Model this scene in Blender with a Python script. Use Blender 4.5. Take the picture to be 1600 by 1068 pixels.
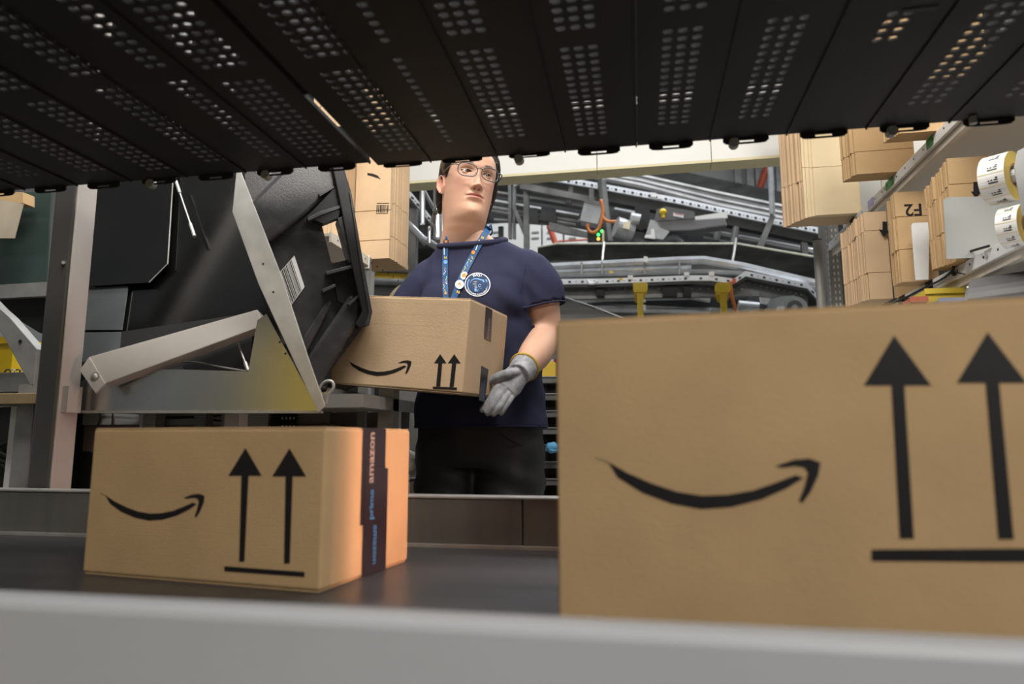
import bpy, bmesh, math, random
from mathutils import Vector, Matrix, Euler
from mathutils.bvhtree import BVHTree
random.seed(7)
for o in list(bpy.data.objects): bpy.data.objects.remove(o, do_unlink=True)
SC = bpy.context.scene
COL = SC.collection
V = Vector
R = math.radians

# ------------------------------------------------------------------ camera
F, PIT, YAW, CZ = 1067.0, R(8.1), R(10.5), 0.78
cd = bpy.data.cameras.new('camera'); cam = bpy.data.objects.new('camera', cd); COL.objects.link(cam)
cam.location = (0, 0, CZ); cam.rotation_euler = (R(90) + PIT, 0, YAW)
cd.sensor_width = 36; cd.lens = 36 * F / 1600; cd.clip_start = 0.05; cd.clip_end = 100
cd.dof.use_dof = True; cd.dof.focus_distance = 1.98; cd.dof.aperture_fstop = 3.2
SC.camera = cam
# ------------------------------------------------------------------ light
SC.view_settings.view_transform = 'Standard'; SC.view_settings.look = 'None'
SC.view_settings.gamma = 1; SC.view_settings.use_curve_mapping = False
SC.view_settings.exposure = 0.0
wd = bpy.data.worlds.new('hall_air'); SC.world = wd; wd.use_nodes = True
wd.node_tree.nodes['Background'].inputs[0].default_value = (0.9, 0.95, 1.0, 1)
wd.node_tree.nodes['Background'].inputs[1].default_value = 0.14
def area(name, loc, aim, sx, sy, power, col=(1, 1, 1)):
    l = bpy.data.lights.new(name, 'AREA'); l.shape = 'RECTANGLE'; l.size = sx; l.size_y = sy
    l.energy = power; l.color = col
    o = bpy.data.objects.new(name, l); COL.objects.link(o); o.location = loc
    o.rotation_euler = (V(aim) - V(loc)).to_track_quat('-Z', 'Y').to_euler()
    return o
area('station_lamp', (-0.2, 0.55, 3.1), (-0.3, 1.8, 1.1), 2.4, 0.5, 92, (1.0, 0.96, 0.90))
area('hall_lamp', (1.4, 5.4, 5.6), (1.4, 5.4, 0), 7, 2.5, 430, (0.94, 0.97, 1.0))
area('aisle_lamp', (1.5, -1.3, 2.3), (0.0, 0.9, 0.75), 1.6, 0.6, 60, (1.0, 0.95, 0.88))
area('barrier_fill', (-1.6, 1.3, 3.4), (-1.9, -0.7, 1.0), 1.2, 0.3, 45, (1.0, 0.97, 0.92))  # added unseen light on the yellow barrier, so the chute reflects it
area('side_fill', (1.5, 1.25, 0.92), (-0.4, 0.98, 0.68), 0.28, 0.28, 2.5, (1.0, 0.52, 0.38)).data.spread = R(36)  # added unseen warm fill, narrowed to redden the small box's side

# ------------------------------------------------------------------ pixel -> place in the room
def ray(px, py):
    a = (px - 800) / F; b = (534 - py) / F
    y = math.cos(PIT) - b * math.sin(PIT); z = math.sin(PIT) + b * math.cos(PIT)
    c, s = math.cos(YAW), math.sin(YAW)
    return V((a * c - y * s, a * s + y * c, z))
EYE = V((0, 0, CZ))
def onY(px, py, Y): d = ray(px, py); return EYE + d * (Y / d.y)
def onX(px, py, X): d = ray(px, py); return EYE + d * (X / d.x)
def onZ(px, py, Z): d = ray(px, py); return EYE + d * ((Z - CZ) / d.z)
def onP(px, py, P, n): d = ray(px, py); return EYE + d * ((P - EYE).dot(n) / d.dot(n))

# ------------------------------------------------------------------ materials
def nd(nt, t, **k):
    n = nt.nodes.new(t)
    for a, b in k.items(): setattr(n, a, b)
    return n
MATS = {}
def M(name, col, rough=0.5, metal=0.0, var=0.12, scale=12, bump=0.0, bscale=120, stretch=(1, 1, 1), spec=0.5,
      emit=0.0, alpha=1.0, spots=0.0, wave=0.0, wscale=60, coat=0.0, trans=0.0, vcol=None, sss=0.0, rvar=0.0):
    if name in MATS: return MATS[name]
    m = bpy.data.materials.new(name); m.use_nodes = True; nt = m.node_tree; L = nt.links.new
    b = nt.nodes['Principled BSDF']
    c = tuple(col) + (1,)
    b.inputs['Base Color'].default_value = c; b.inputs['Roughness'].default_value = rough
    b.inputs['Metallic'].default_value = metal; b.inputs['Specular IOR Level'].default_value = spec
    tc = nd(nt, 'ShaderNodeTexCoord'); mp = nd(nt, 'ShaderNodeMapping'); L(tc.outputs['Object'], mp.inputs[0])
    mp.inputs['Scale'].default_value = stretch
    colout = None
    if var:
        n = nd(nt, 'ShaderNodeTexNoise'); n.inputs['Scale'].default_value = scale; n.inputs['Detail'].default_value = 5
        L(mp.outputs[0], n.inputs[0])
        r = nd(nt, 'ShaderNodeValToRGB'); L(n.outputs[0], r.inputs[0])
        r.color_ramp.elements[0].position = 0.3; r.color_ramp.elements[1].position = 0.7
        r.color_ramp.elements[0].color = tuple(x * (1 - var) for x in col) + (1,)
        r.color_ramp.elements[1].color = tuple(min(1, x * (1 + var)) for x in col) + (1,)
        colout = r.outputs[0]
        if rvar:
            mr = nd(nt, 'ShaderNodeMapRange'); L(n.outputs[0], mr.inputs[0])
            mr.inputs[3].default_value = rough - rvar; mr.inputs[4].default_value = rough + rvar; L(mr.outputs[0], b.inputs['Roughness'])
    if spots:
        n2 = nd(nt, 'ShaderNodeTexNoise'); n2.inputs['Scale'].default_value = scale * 7; n2.inputs['Detail'].default_value = 3
        L(tc.outputs['Object'], n2.inputs[0])
        r2 = nd(nt, 'ShaderNodeValToRGB'); L(n2.outputs[0], r2.inputs[0])
        r2.color_ramp.elements[0].position = 0.62; r2.color_ramp.elements[1].position = 0.72
        mx = nd(nt, 'ShaderNodeMixRGB', blend_type='MULTIPLY'); L(r2.outputs[0], mx.inputs[0])
        L(colout, mx.inputs[1]); mx.inputs[2].default_value = (1 - spots,) * 3 + (1,); colout = mx.outputs[0]
    if vcol:
        at = nd(nt, 'ShaderNodeAttribute', attribute_name=vcol)
        mx = nd(nt, 'ShaderNodeMixRGB', blend_type='MULTIPLY'); mx.inputs[0].default_value = 1
        if colout: L(colout, mx.inputs[1])
        else: mx.inputs[1].default_value = c
        L(at.outputs['Color'], mx.inputs[2]); colout = mx.outputs[0]
    if colout: L(colout, b.inputs['Base Color'])
    h = None
    if bump:
        nb = nd(nt, 'ShaderNodeTexNoise'); nb.inputs['Scale'].default_value = bscale; nb.inputs['Detail'].default_value = 4
        L(mp.outputs[0], nb.inputs[0]); h = nb.outputs[0]
    if wave:
        w = nd(nt, 'ShaderNodeTexWave'); w.bands_direction = 'Z'; w.inputs['Scale'].default_value = wscale
        w.inputs['Distortion'].default_value = 1.5; L(tc.outputs['Object'], w.inputs[0])
        if h:
            ad = nd(nt, 'ShaderNodeMath', operation='MULTIPLY_ADD'); L(w.outputs[0], ad.inputs[0]); ad.inputs[1].default_value = wave
            L(h, ad.inputs[2]); h = ad.outputs[0]
        else: h = w.outputs[0]
    if h:
        bp = nd(nt, 'ShaderNodeBump'); bp.inputs['Strength'].default_value = bump or 0.2; bp.inputs['Distance'].default_value = 0.002
        L(h, bp.inputs['Height']); L(bp.outputs[0], b.inputs['Normal'])
    if emit: b.inputs['Emission Color'].default_value = c; b.inputs['Emission Strength'].default_value = emit
    if alpha < 1: b.inputs['Alpha'].default_value = alpha
    if trans: b.inputs['Transmission Weight'].default_value = trans; b.inputs['IOR'].default_value = 1.1
    if coat: b.inputs['Coat Weight'].default_value = coat
    if sss:
        b.inputs['Subsurface Weight'].default_value = sss; b.inputs['Subsurface Radius'].default_value = (0.012, 0.005, 0.003)
        b.inputs['Subsurface Scale'].default_value = 0.6
    MATS[name] = m
    return m
CARD = M('brown_cardboard', (0.50, 0.34, 0.18), 0.8, var=0.07, scale=9, bump=0.22, bscale=220, wave=0.12, wscale=70, spec=0.2)
CARD2 = M('pale_cardboard', (0.58, 0.42, 0.265), 0.8, var=0.08, scale=9, bump=0.2, bscale=220, wave=0.10, wscale=80, spec=0.2)
CARD3 = M('cream_cardboard', (0.74, 0.61, 0.40), 0.75, var=0.05, scale=8, bump=0.15, bscale=200, spec=0.2)
CARDE = M('cardboard_edge', (0.46, 0.29, 0.14), 0.9, var=0.35, scale=60, bump=0.6, bscale=300, stretch=(1, 1, 0.08), spec=0.1)
INK = M('black_ink', (0.012, 0.011, 0.012), 0.55, var=0.1, scale=40, spec=0.3)
TAPE = M('dark_tape', (0.022, 0.016, 0.022), 0.28, var=0.15, scale=30)
PALEINK = M('pale_print', (0.42, 0.35, 0.30), 0.5, var=0.1)
BLUEINK = M('blue_print', (0.04, 0.21, 0.46), 0.5, var=0.1)
BELT = M('black_belt', (0.042, 0.042, 0.045), 0.40, var=0.3, scale=5, bump=0.15, bscale=160, stretch=(0.25, 1.5, 1), rvar=0.12)
RAIL = M('grey_rail_steel', (0.15, 0.15, 0.135), 0.5, metal=0.25, var=0.12, scale=4, bump=0.04, bscale=60, stretch=(6, 1, 0.4))
RAILN = M('pale_rail_paint', (0.40, 0.41, 0.43), 0.45, var=0.05, scale=3, bump=0.05, bscale=60)
PLATE = M('black_plate', (0.0115, 0.010, 0.0088), 0.55, metal=0.0, var=0.25, scale=6, bump=0.08, bscale=40, spec=0.25)
GALV = M('galvanised_steel', (0.50, 0.50, 0.48), 0.42, metal=0.55, var=0.12, scale=30, bump=0.05, bscale=90, rvar=0.08)
GALVD = M('dull_grey_steel', (0.30, 0.30, 0.29), 0.5, metal=0.4, var=0.12, scale=20, bump=0.05)
DARKST = M('dark_polished_steel', (0.085, 0.085, 0.082), 0.17, metal=0.95, var=0.15, scale=4, rvar=0.05)
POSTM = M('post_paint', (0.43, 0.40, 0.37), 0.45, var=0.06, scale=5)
POSTD = M('post_dark_paint', (0.12, 0.115, 0.11), 0.35, metal=0.5, var=0.1, scale=5)  # darker copy of the post paint, for its shaded front
TOTEM = M('black_tote_plastic', (0.040, 0.040, 0.041), 0.26, var=0.4, scale=14, bump=0.12, bscale=260, rvar=0.1)
BLACK = M('matt_black', (0.008, 0.008, 0.008), 0.6, var=0.2)
WHITE = M('white_paint', (0.68, 0.68, 0.65), 0.45, var=0.03, scale=5)
CREAM = M('cream_edge', (0.62, 0.56, 0.34), 0.5, var=0.05)
SHELFM = M('shelf_grey_paint', (0.68, 0.68, 0.67), 0.4, var=0.05, scale=6)
YELLOW = M('yellow_plastic', (0.75, 0.50, 0.012), 0.4, var=0.1)
PAPER = M('white_label', (0.80, 0.80, 0.78), 0.5, var=0.03)
ORANGE = M('orange_cable', (0.55, 0.17, 0.03), 0.5, var=0.1)

# ------------------------------------------------------------------ mesh building
XF = {}     # object name -> world matrix used for its children
class MB:
    def __init__(s): s.v = []; s.f = []; s.m = []
    def add(s, vs, fs, mi=0):
        n = len(s.v); s.v += [V(p) for p in vs]; s.f += [tuple(i + n for i in f) for f in fs]; s.m += [mi] * len(fs); return s
    def box(s, c, sz, rot=None, mi=0):
        c = V(c); h = V(sz) / 2; Rm = rot if rot else Matrix.Identity(3)
        vs = [c + Rm @ V((h.x * i, h.y * j, h.z * k)) for i in (-1, 1) for j in (-1, 1) for k in (-1, 1)]
        return s.add(vs, [(0, 1, 3, 2), (4, 6, 7, 5), (0, 4, 5, 1), (2, 3, 7, 6), (0, 2, 6, 4), (1, 5, 7, 3)], mi)
    def ends(s, a, b): # box from min corner to max corner
        a, b = V(a), V(b); return s.box((a + b) / 2, b - a)
    def prism(s, poly, off, mi=0):
        poly = [V(p) for p in poly]; off = V(off); n = len(poly)
        nrm = V((0, 0, 0))
        for i in range(n): nrm += (poly[i] - poly[0]).cross(poly[(i + 1) % n] - poly[0])
        if nrm.dot(off) > 0: poly = poly[::-1]
        fs = [tuple(range(n)), tuple(range(2 * n - 1, n - 1, -1))]
        fs += [(i, i + n, (i + 1) % n + n, (i + 1) % n) for i in range(n)]
        return s.add(poly + [p + off for p in poly], fs, mi)
    def tube(s, pts, r, n=8, caps=True, closed=False, mi=0, flat=1.0, up=None):
        pts = [V(p) for p in pts]; k = len(pts); rs = r if isinstance(r, (list, tuple)) else [r] * k
        vs, fs = [], []; prev = None
        for i, p in enumerate(pts):
            if closed: t = (pts[(i + 1) % k] - pts[i - 1])
            else: t = pts[min(i + 1, k - 1)] - pts[max(i - 1, 0)]
            t.normalize()
            if prev is None:
                a = V(up) if up is not None else (V((0, 0, 1)) if abs(t.z) < 0.9 else V((1, 0, 0)))
            else: a = prev
            a = (a - t * a.dot(t)); a.normalize(); prev = a; b = t.cross(a)
            for j in range(n):
                q = 2 * math.pi * j / n; vs.append(p + (a * math.cos(q) + b * math.sin(q) * flat) * rs[i])
        for i in range(k if closed else k - 1):
            i2 = (i + 1) % k
            for j in range(n):
                j2 = (j + 1) % n; fs.append((i * n + j, i * n + j2, i2 * n + j2, i2 * n + j))
        if caps and not closed:
            fs.append(tuple(range(n - 1, -1, -1))); fs.append(tuple((k - 1) * n + j for j in range(n)))
        return s.add(vs, fs, mi)
    def cyl(s, a, b, r, n=16, mi=0): return s.tube([a, b], r, n, mi=mi)
    def ball(s, c, r, n=12, m=8, mi=0):
        c = V(c); r = V(r) if not isinstance(r, (int, float)) else V((r, r, r))
        vs = [c + V((0, 0, r.z))]; fs = []
        for i in range(1, m):
            a = math.pi * i / m
            for j in range(n):
                q = 2 * math.pi * j / n; vs.append(c + V((r.x * math.sin(a) * math.cos(q), r.y * math.sin(a) * math.sin(q), r.z * math.cos(a))))
        vs.append(c - V((0, 0, r.z)))
        for j in range(n): fs.append((0, 1 + j, 1 + (j + 1) % n))
        for i in range(m - 2):
            for j in range(n):
                a = 1 + i * n + j; b = 1 + i * n + (j + 1) % n; fs.append((a, a + n, b + n, b))
        e = len(vs) - 1; o = 1 + (m - 2) * n
        for j in range(n): fs.append((e, o + (j + 1) % n, o + j))
        return s.add(vs, fs, mi)
    def build(s, name, mats, parent=None, smooth=False, bevel=0, seg=2, tag=None, fixn=True):
        me = bpy.data.meshes.new(name)
        if parent is not None: W = XF[parent.name]; loc = None
        else:
            xs = [p.x for p in s.v]; ys = [p.y for p in s.v]; zs = [p.z for p in s.v]
            W = Matrix.Translation(((min(xs) + max(xs)) / 2, (min(ys) + max(ys)) / 2, min(zs)))
        Wi = W.inverted()
        me.from_pydata([Wi @ p for p in s.v], [], s.f)
        for m in (mats if isinstance(mats, (list, tuple)) else [mats]): me.materials.append(m)
        if len(me.materials) > 1: me.polygons.foreach_set('material_index', s.m)
        if fixn:
            bm = bmesh.new(); bm.from_mesh(me); bmesh.ops.recalc_face_normals(bm, faces=bm.faces); bm.to_mesh(me); bm.free()
        if smooth: me.polygons.foreach_set('use_smooth', [True] * len(me.polygons))
        me.update()
        o = bpy.data.objects.new(name, me); COL.objects.link(o)
        if parent is not None: o.parent = parent
        else: o.matrix_world = W
        XF[o.name] = W
        if bevel:
            b = o.modifiers.new('edge', 'BEVEL'); b.width = bevel; b.segments = seg; b.limit_method = 'ANGLE'; b.angle_limit = R(35)
        return o
def tag(o, label=None, cat=None, group=None, kind=None):
    if label: o['label'] = label
    if cat: o['category'] = cat
    if group: o['group'] = group
    if kind: o['kind'] = kind
    return o
def thing(name, loc, label, cat, group=None, rz=0.0):
    o = bpy.data.objects.new(name, None); COL.objects.link(o); o.empty_display_size = 0.05
    W = Matrix.Translation(V(loc)) @ Matrix.Rotation(rz, 4, 'Z'); o.matrix_world = W; XF[o.name] = W
    return tag(o, label, cat, group)
def text(name, s, origin, xd, yd, size, mat, parent, depth=0.0004, align='LEFT', bold=0.0):
    cu = bpy.data.curves.new('t', 'FONT'); cu.body = s; cu.size = 1; cu.align_x = align; cu.extrude = 0; cu.resolution_u = 3; cu.offset = bold
    to = bpy.data.objects.new('t', cu); COL.objects.link(to)
    me = bpy.data.meshes.new_from_object(to.evaluated_get(bpy.context.evaluated_depsgraph_get()))
    bpy.data.objects.remove(to)
    xd = V(xd).normalized(); yd = V(yd).normalized(); n = xd.cross(yd)
    mb = MB(); mb.add([V(origin) + (xd * v.co.x + yd * v.co.y) * size + n * depth for v in me.vertices], [tuple(p.vertices) for p in me.polygons])
    return mb.build(name, mat, parent, fixn=False)
def rot(rx, ry, rz): return Matrix.Rotation(rz, 3, 'Z') @ Matrix.Rotation(ry, 3, 'Y') @ Matrix.Rotation(rx, 3, 'X')
def quadpx(px, Y, t=0.004): # polygon given in photo pixels standing at depth Y with a thickness away from the viewer
    return [onY(x, y, Y) for x, y in px], V((0, t, 0))
def smooth_path(pts, k=6, closed=False):
    pts = [V(p) for p in pts]; n = len(pts); out = []
    rng = range(n) if closed else range(n - 1)
    for i in rng:
        g = lambda j: pts[j % n] if closed else pts[max(0, min(n - 1, j))]
        p0, p1, p2, p3 = g(i - 1), g(i), g(i + 1), g(i + 2)
        for q in range(k):
            t = q / k
            out.append(0.5 * ((2 * p1) + (p2 - p0) * t + (2 * p0 - 5 * p1 + 4 * p2 - p3) * t * t + (3 * p1 - p0 - 3 * p2 + p3) * t ** 3))
    if not closed: out.append(pts[-1])
    return out

# ------------------------------------------------------------------ the hall
FLOORM = M('concrete_floor', (0.30, 0.30, 0.29), 0.6, var=0.12, scale=2)
CEILM = M('hall_ceiling_paint', (0.24, 0.245, 0.25), 0.8, var=0.06, scale=1)
WALLM = M('hall_wall_paint', (0.62, 0.63, 0.63), 0.7, var=0.05, scale=1)
def struct(name, mb, mat): o = mb.build(name, mat); o['kind'] = 'structure'; return o
struct('floor', MB().ends((-9, -5, -0.1), (9, 11, 0)), FLOORM)
struct('ceiling', MB().ends((-9, -1, 6.0), (9, 11, 6.1)), CEILM)
struct('wall_back', MB().ends((-9, 11, 0), (9, 11.15, 6)), WALLM)
struct('wall_left', MB().ends((-9.15, -5, 0), (-9, 11, 6)), WALLM)
struct('wall_right', MB().ends((9, -5, 0), (9.15, 11, 6)), WALLM)

# ceiling lights of the hall, seen through the perforated plates
LAMPM = M('lamp_diffuser', (0.80, 0.88, 1.0), 0.4, var=0.0, emit=7.0)
ci = 0
for (x, y) in [(-2.6, 2.4), (-0.75, 2.9), (1.0, 2.9), (2.6, 2.4), (-1.6, 4.6), (0.4, 4.6), (2.2, 4.6), (-3.8, 3.8)]:
    wn = ['', ''][0]
    t = thing('ceiling_light', (x, y, 5.3), 'long white tube light hanging high above the perforated conveyor underside', 'light', 'tube lights under the hall roof')
    MB().ends((x - 0.5, y - 0.07, 5.36), (x + 0.5, y + 0.07, 5.42)).build('housing', WHITE, t)
    MB().ends((x - 0.48, y - 0.05, 5.33), (x + 0.48, y + 0.05, 5.358)).build('diffuser', LAMPM, t)
    for s in (-0.4, 0.4): MB().cyl((x + s, y, 5.42), (x + s, y, 6.0), 0.006, 6).build('hanger_rod', GALV, t)

# ------------------------------------------------------------------ lower conveyor
BZ, RT = 0.58, 0.671
YN, YF = 0.418, 1.275          # inner faces of near (outer) and far rail
t = thing('belt_conveyor', (0, 0.85, 0), 'black belt conveyor between low grey steel side rails, carrying the two nearest boxes', 'conveyor')
MB().ends((-4.5, YN + 0.035, BZ - 0.012), (3.2, YF + 0.02, BZ)).build('belt', BELT, t)
MB().ends((-4.5, YN + 0.03, BZ - 0.06), (3.2, YF + 0.03, BZ - 0.014)).build('slider_bed', GALVD, t)
near = MB().ends((-4.5, YN, 0.38), (3.2, YN + 0.03, RT)).build('side_rail', RAILN, t, bevel=0.006)
near['label'] = 'pale grey near side rail, out of focus'
# far rail in three sheet lengths, with joints
for x0, x1 in ((-4.5, -1.42), (-1.417, -0.218), (-0.215, 3.2)):
    mb = MB().ends((x0, YF, BZ + 0.002), (x1, YF + 0.03, RT))
    mb.build('side_rail', RAIL, t, bevel=0.002)
MB().ends((-4.5, YF - 0.006, RT - 0.001), (3.2, YF + 0.04, RT + 0.003)).build('rail_cap', GALV, t, bevel=0.001)
MB().ends((-4.5, YF - 0.012, BZ + 0.0005), (3.2, YF - 0.002, BZ + 0.007)).build('rail_foot_strip', GALV, t)
for x in (-0.80, -0.42, 0.1):
    MB().cyl((x, YF - 0.014, BZ + 0.004), (x, YF - 0.011, BZ + 0.004), 0.003, 8).build('rivet', GALV, t)
for x in (-3.6, -1.6, 1.4, 2.8):
    for y in (YN + 0.05, YF + 0.0):
        MB().ends((x - 0.025, y, 0), (x + 0.025, y + 0.03, BZ - 0.055)).build('leg', GALVD, t)

# ------------------------------------------------------------------ overhead conveyor with perforated underside plates
OZ, OY = 1.311, 1.207
def plate_mesh(x0, x1, y0, y1, cols, blocks, px=0.0195, py=0.0192):
    mb = MB(); z = OZ; th = 0.004
    if not cols: return mb.ends((x0, y0, z), (x1, y1, z + th))
    def solid(a, b, c, d):
        if b - a > 1e-5 and d - c > 1e-5: mb.ends((a, c, z), (b, d, z + th))
    xs = []
    for c0, n in cols: xs += [(c0 + i * px) for i in range(n)]
    xs.sort()
    ycur = y0
    for (ys, nrow) in blocks:
        solid(x0, x1, ycur, ys); ye = ys + nrow * py
        xc = x0
        for x in xs: solid(xc, x, ys, ye); xc = x + px
        solid(xc, x1, ys, ye)
        for x in xs:
            for r in range(nrow):
                cx, cy = x + px / 2, ys + (r + .5) * py; hx, hy = px / 2, py / 2
                out = [(-1, -1), (0, -1), (1, -1), (1, 0), (1, 1), (0, 1), (-1, 1), (-1, 0)]
                rx, ry = px * 0.345, py * 0.275
                vo = [V((cx + a * hx, cy + b * hy, z)) for a, b in out]
                vi = []
                for k in range(8):
                    a = math.atan2(out[k][1], out[k][0]); vi.append(V((cx + rx * math.cos(a) * (1.12 if k % 2 == 0 else 1), cy + ry * math.sin(a) * (1.12 if k % 2 == 0 else 1), z)))
                vt = [p + V((0, 0, th)) for p in vi]
                fs = [(k, k + 8, (k + 1) % 8 + 8, (k + 1) % 8) for k in range(8)] + [(k + 8, k + 16, (k + 1) % 8 + 16, (k + 1) % 8 + 8) for k in range(8)]
                mb.add(vo + vi + vt, fs)
        ycur = ye
    solid(x0, x1, ycur, y1)
    return mb
t = thing('overhead_conveyor', (0, 0.8, OZ), 'black overhead conveyor seen from below, its underside plates full of punched holes', 'conveyor')
XF0 = t
def bl(n=15, end=1.152): # row blocks counted from the far edge
    a = end - n * 0.0192; b = a - 0.03 - 12 * 0.0192
    return [(b, 12), (a, n)]
right = [(-0.491, -0.381, [(-0.452, 4)]), (-0.381, -0.251, [(-0.333, 1)]), (-0.251, -0.121, [(-0.240, 3)]), (-0.121, 0.009, [(-0.098, 3)]),
         (0.009, 0.139, [(0.040, 3)]), (0.139, 0.269, [(0.172, 3)]), (0.269, 0.399, [(0.318, 2)]), (0.399, 0.529, [(0.432, 3)]),
         (0.529, 0.659, [(0.572, 3)]), (0.659, 0.789, [(0.70, 3)]), (0.789, 0.919, [(0.83, 2)]), (0.919, 1.049, [(0.95, 3)])]
left = [(-0.632, -0.499, [(-0.612, 4)]), (-0.762, -0.632, [(-0.69, 2)]), (-0.892, -0.762, [(-0.815, 3)]), (-1.022, -0.892, [(-0.955, 3)]),
        (-1.152, -1.022, [(-1.085, 3)]), (-1.282, -1.152, [(-1.24, 3)]), (-1.412, -1.282, [(-1.36, 3)]), (-1.542, -1.412, [(-1.49, 2)]),
        (-1.672, -1.542, [(-1.61, 3)]), (-1.802, -1.672, [(-1.75, 3)]), (-1.932, -1.802, [(-1.88, 3)]), (-2.062, -1.932, [(-2.01, 3)])]
for i, (x0, x1, cols) in enumerate(right + left):
    isl = i >= len(right); y1 = OY - (0.016 if isl else 0)
    e = 1.135 if i % 3 else 1.152
    if i == 6: blocks = [(0.62, 4), (0.86, 4)]
    else: blocks = bl(15, e)
    p = plate_mesh(x0 + 0.0002, x1 - 0.0002, 0.44, y1, cols, blocks).build('perforated_plate', PLATE, t, fixn=False)
    # folded stiffening lip at the plate seam
    MB().ends((x1 - 0.003, 0.44, OZ - 0.003), (x1 - 0.0004, y1, OZ - 0.0002)).build('seam_lip', PLATE, t)
    # hinge tab hanging at the far edge, with its slot
    cx = (x0 + x1) / 2 - 0.005
    w, hgt = 0.039, (0.0055 if i < 3 else 0.0105)
    prof = [(-w, 0.004), (-w, -hgt * .5), (-w * .86, -hgt * .9), (-w * .6, -hgt), (-0.014, -hgt), (-0.014, -hgt * .35), (0.014, -hgt * .35), (0.014, -hgt),
            (w * .6, -hgt), (w * .86, -hgt * .9), (w, -hgt * .5), (w, 0.004)]
    mb = MB().prism([V((cx + a, y1 + 0.001, OZ + b)) for a, b in prof], (0, 0.003, 0))
    mb.ends((cx - 0.014, y1 + 0.001, OZ - hgt), (cx + 0.014, y1 + 0.004, OZ - hgt * .75))
    mb.build('hinge_tab', PLATE, t)
    if i in (2, 7, 10, 5, 13, 15):
        MB().cyl((cx - 0.02, y1 - 0.002, OZ - 0.008), (cx - 0.02, y1 + 0.012, OZ - 0.008), 0.009, 12).build('bolt', GALVD, t, smooth=False)
    if i in (8, 9):
        MB().cyl((x0 + 0.03, y1 - 0.012, OZ - 0.012), (x0 + 0.03, y1 - 0.012, OZ + 0.003), 0.006, 10).build('bolt', GALVD, t)
for xa, xb, y1 in ((-0.49, 1.1, OY), (-2.06, -0.500, OY - 0.016)):
    MB().ends((xa, y1 - 0.02, OZ + 0.0045), (xb, y1 - 0.004, OZ + 0.07)).build('side_frame', PLATE, t)
    MB().ends((xa, 0.44, OZ + 0.0045), (xb, 0.46, OZ + 0.07)).build('side_frame', PLATE, t)
for x in (-1.9, -1.15, -0.52, 0.15, 0.9):
    MB().ends((x - 0.02, 0.46, OZ + 0.09), (x + 0.02, OY - 0.02, OZ + 0.13)).build('cross_beam', PLATE, t)
for x in (-2.04, 1.08):
    for y in (0.40, 1.215):
        if x < 0 and y > 1: continue
        MB().ends((x - 0.02, y, 0), (x + 0.02, y + 0.02, OZ + 0.09)).build('leg', POSTD, t)
MB().ends((-0.501, 0.44, OZ + 0.0045), (-0.489, 0.93, OZ + 0.008)).build('joint_strip', PLATE, t)
# punched lettering-like slots on one plate
for k in range(5):
    MB().ends((0.336 + 0.004 * (k % 2), 0.78 + k * 0.02, OZ - 0.0012), (0.372 + 0.006 * (k % 3), 0.788 + k * 0.02, OZ - 0.0002)).build('dark_slot', BLACK, t)

# ------------------------------------------------------------------ shipping boxes
SM_OUT = [(0, 0), (.06, .10), (.10, .385), (.21, .684), (.342, .897), (.475, 1.0), (.607, .957), (.74, .81), (.85, .60), (.925, .40),
          (.89, .34), (.80, .49), (.70, .64), (.585, .725), (.475, .74), (.364, .665), (.254, .51), (.143, .30), (.05, .07)]
SM_HEAD = [(.80, .17), (.88, .05), (.95, .02), (1.0, .10), (.99, .35), (.955, .68), (.92, .88), (.905, .84), (.93, .56), (.945, .30), (.93, .20), (.89, .17), (.83, .20)]
def on_face(px, P, n): return [onP(a, b, P, n) for a, b in px]
def marks(root, P, n, smile, arrows, bar, dp=0.0006):
    x0, x1, y0, y1 = smile
    mp = lambda L: [(x0 + a * (x1 - x0), y0 + b * (y1 - y0)) for a, b in L]
    mb = MB(); 
    for L in (SM_OUT, SM_HEAD): mb.prism([p + n * dp for p in on_face(mp(L), P, n)], -n * dp * 1.5)
    mb.build('smile_mark', INK, root)
    for a in arrows: MB().prism([p + n * dp for p in on_face(a, P, n)], -n * dp * 1.5).build('arrow_mark', INK, root)
    MB().prism([p + n * dp for p in on_face(bar, P, n)], -n * dp * 1.5).build('base_bar', INK, root)
def arrow(ax, ay, bl_, br, by, sl, sr, fl, fr, fy): return [(ax, ay), (br, by), (sr, by), (fr, fy), (fl, fy), (sl, by), (bl_, by)]
def carton(name, fbr, Rm, w, d, h, label, mat=CARD, group=None):
    """fbr = front bottom right corner; local axes: x to the right, y back, z up"""
    ex, ey, ez = Rm @ V((1, 0, 0)), Rm @ V((0, 1, 0)), Rm @ V((0, 0, 1)); fbr = V(fbr)
    c = fbr - ex * w / 2 + ey * d / 2
    t = thing(name, c, label, 'box', group)
    g = 0.0025
    MB().box(c + ez * (h / 2 - g / 2 + 0.0006), (w, d, h - g - 0.001), Rm).build('body', mat, t, bevel=0.0035, seg=3)
    for s in (-1, 1):
        MB().box(c + ez * (h - g / 2) + ey * s * d / 4, (w - 0.004, d / 2 - 0.003, g), Rm).build('top_flap', mat, t, bevel=0.001)
        MB().box(c + ez * 0.0 + ey * s * d / 4 - ez * 0.0004, (w - 0.006, d / 2 - 0.004, 0.0018), Rm).build('bottom_flap', mat, t)
    return t, ex, ey, ez, c
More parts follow.
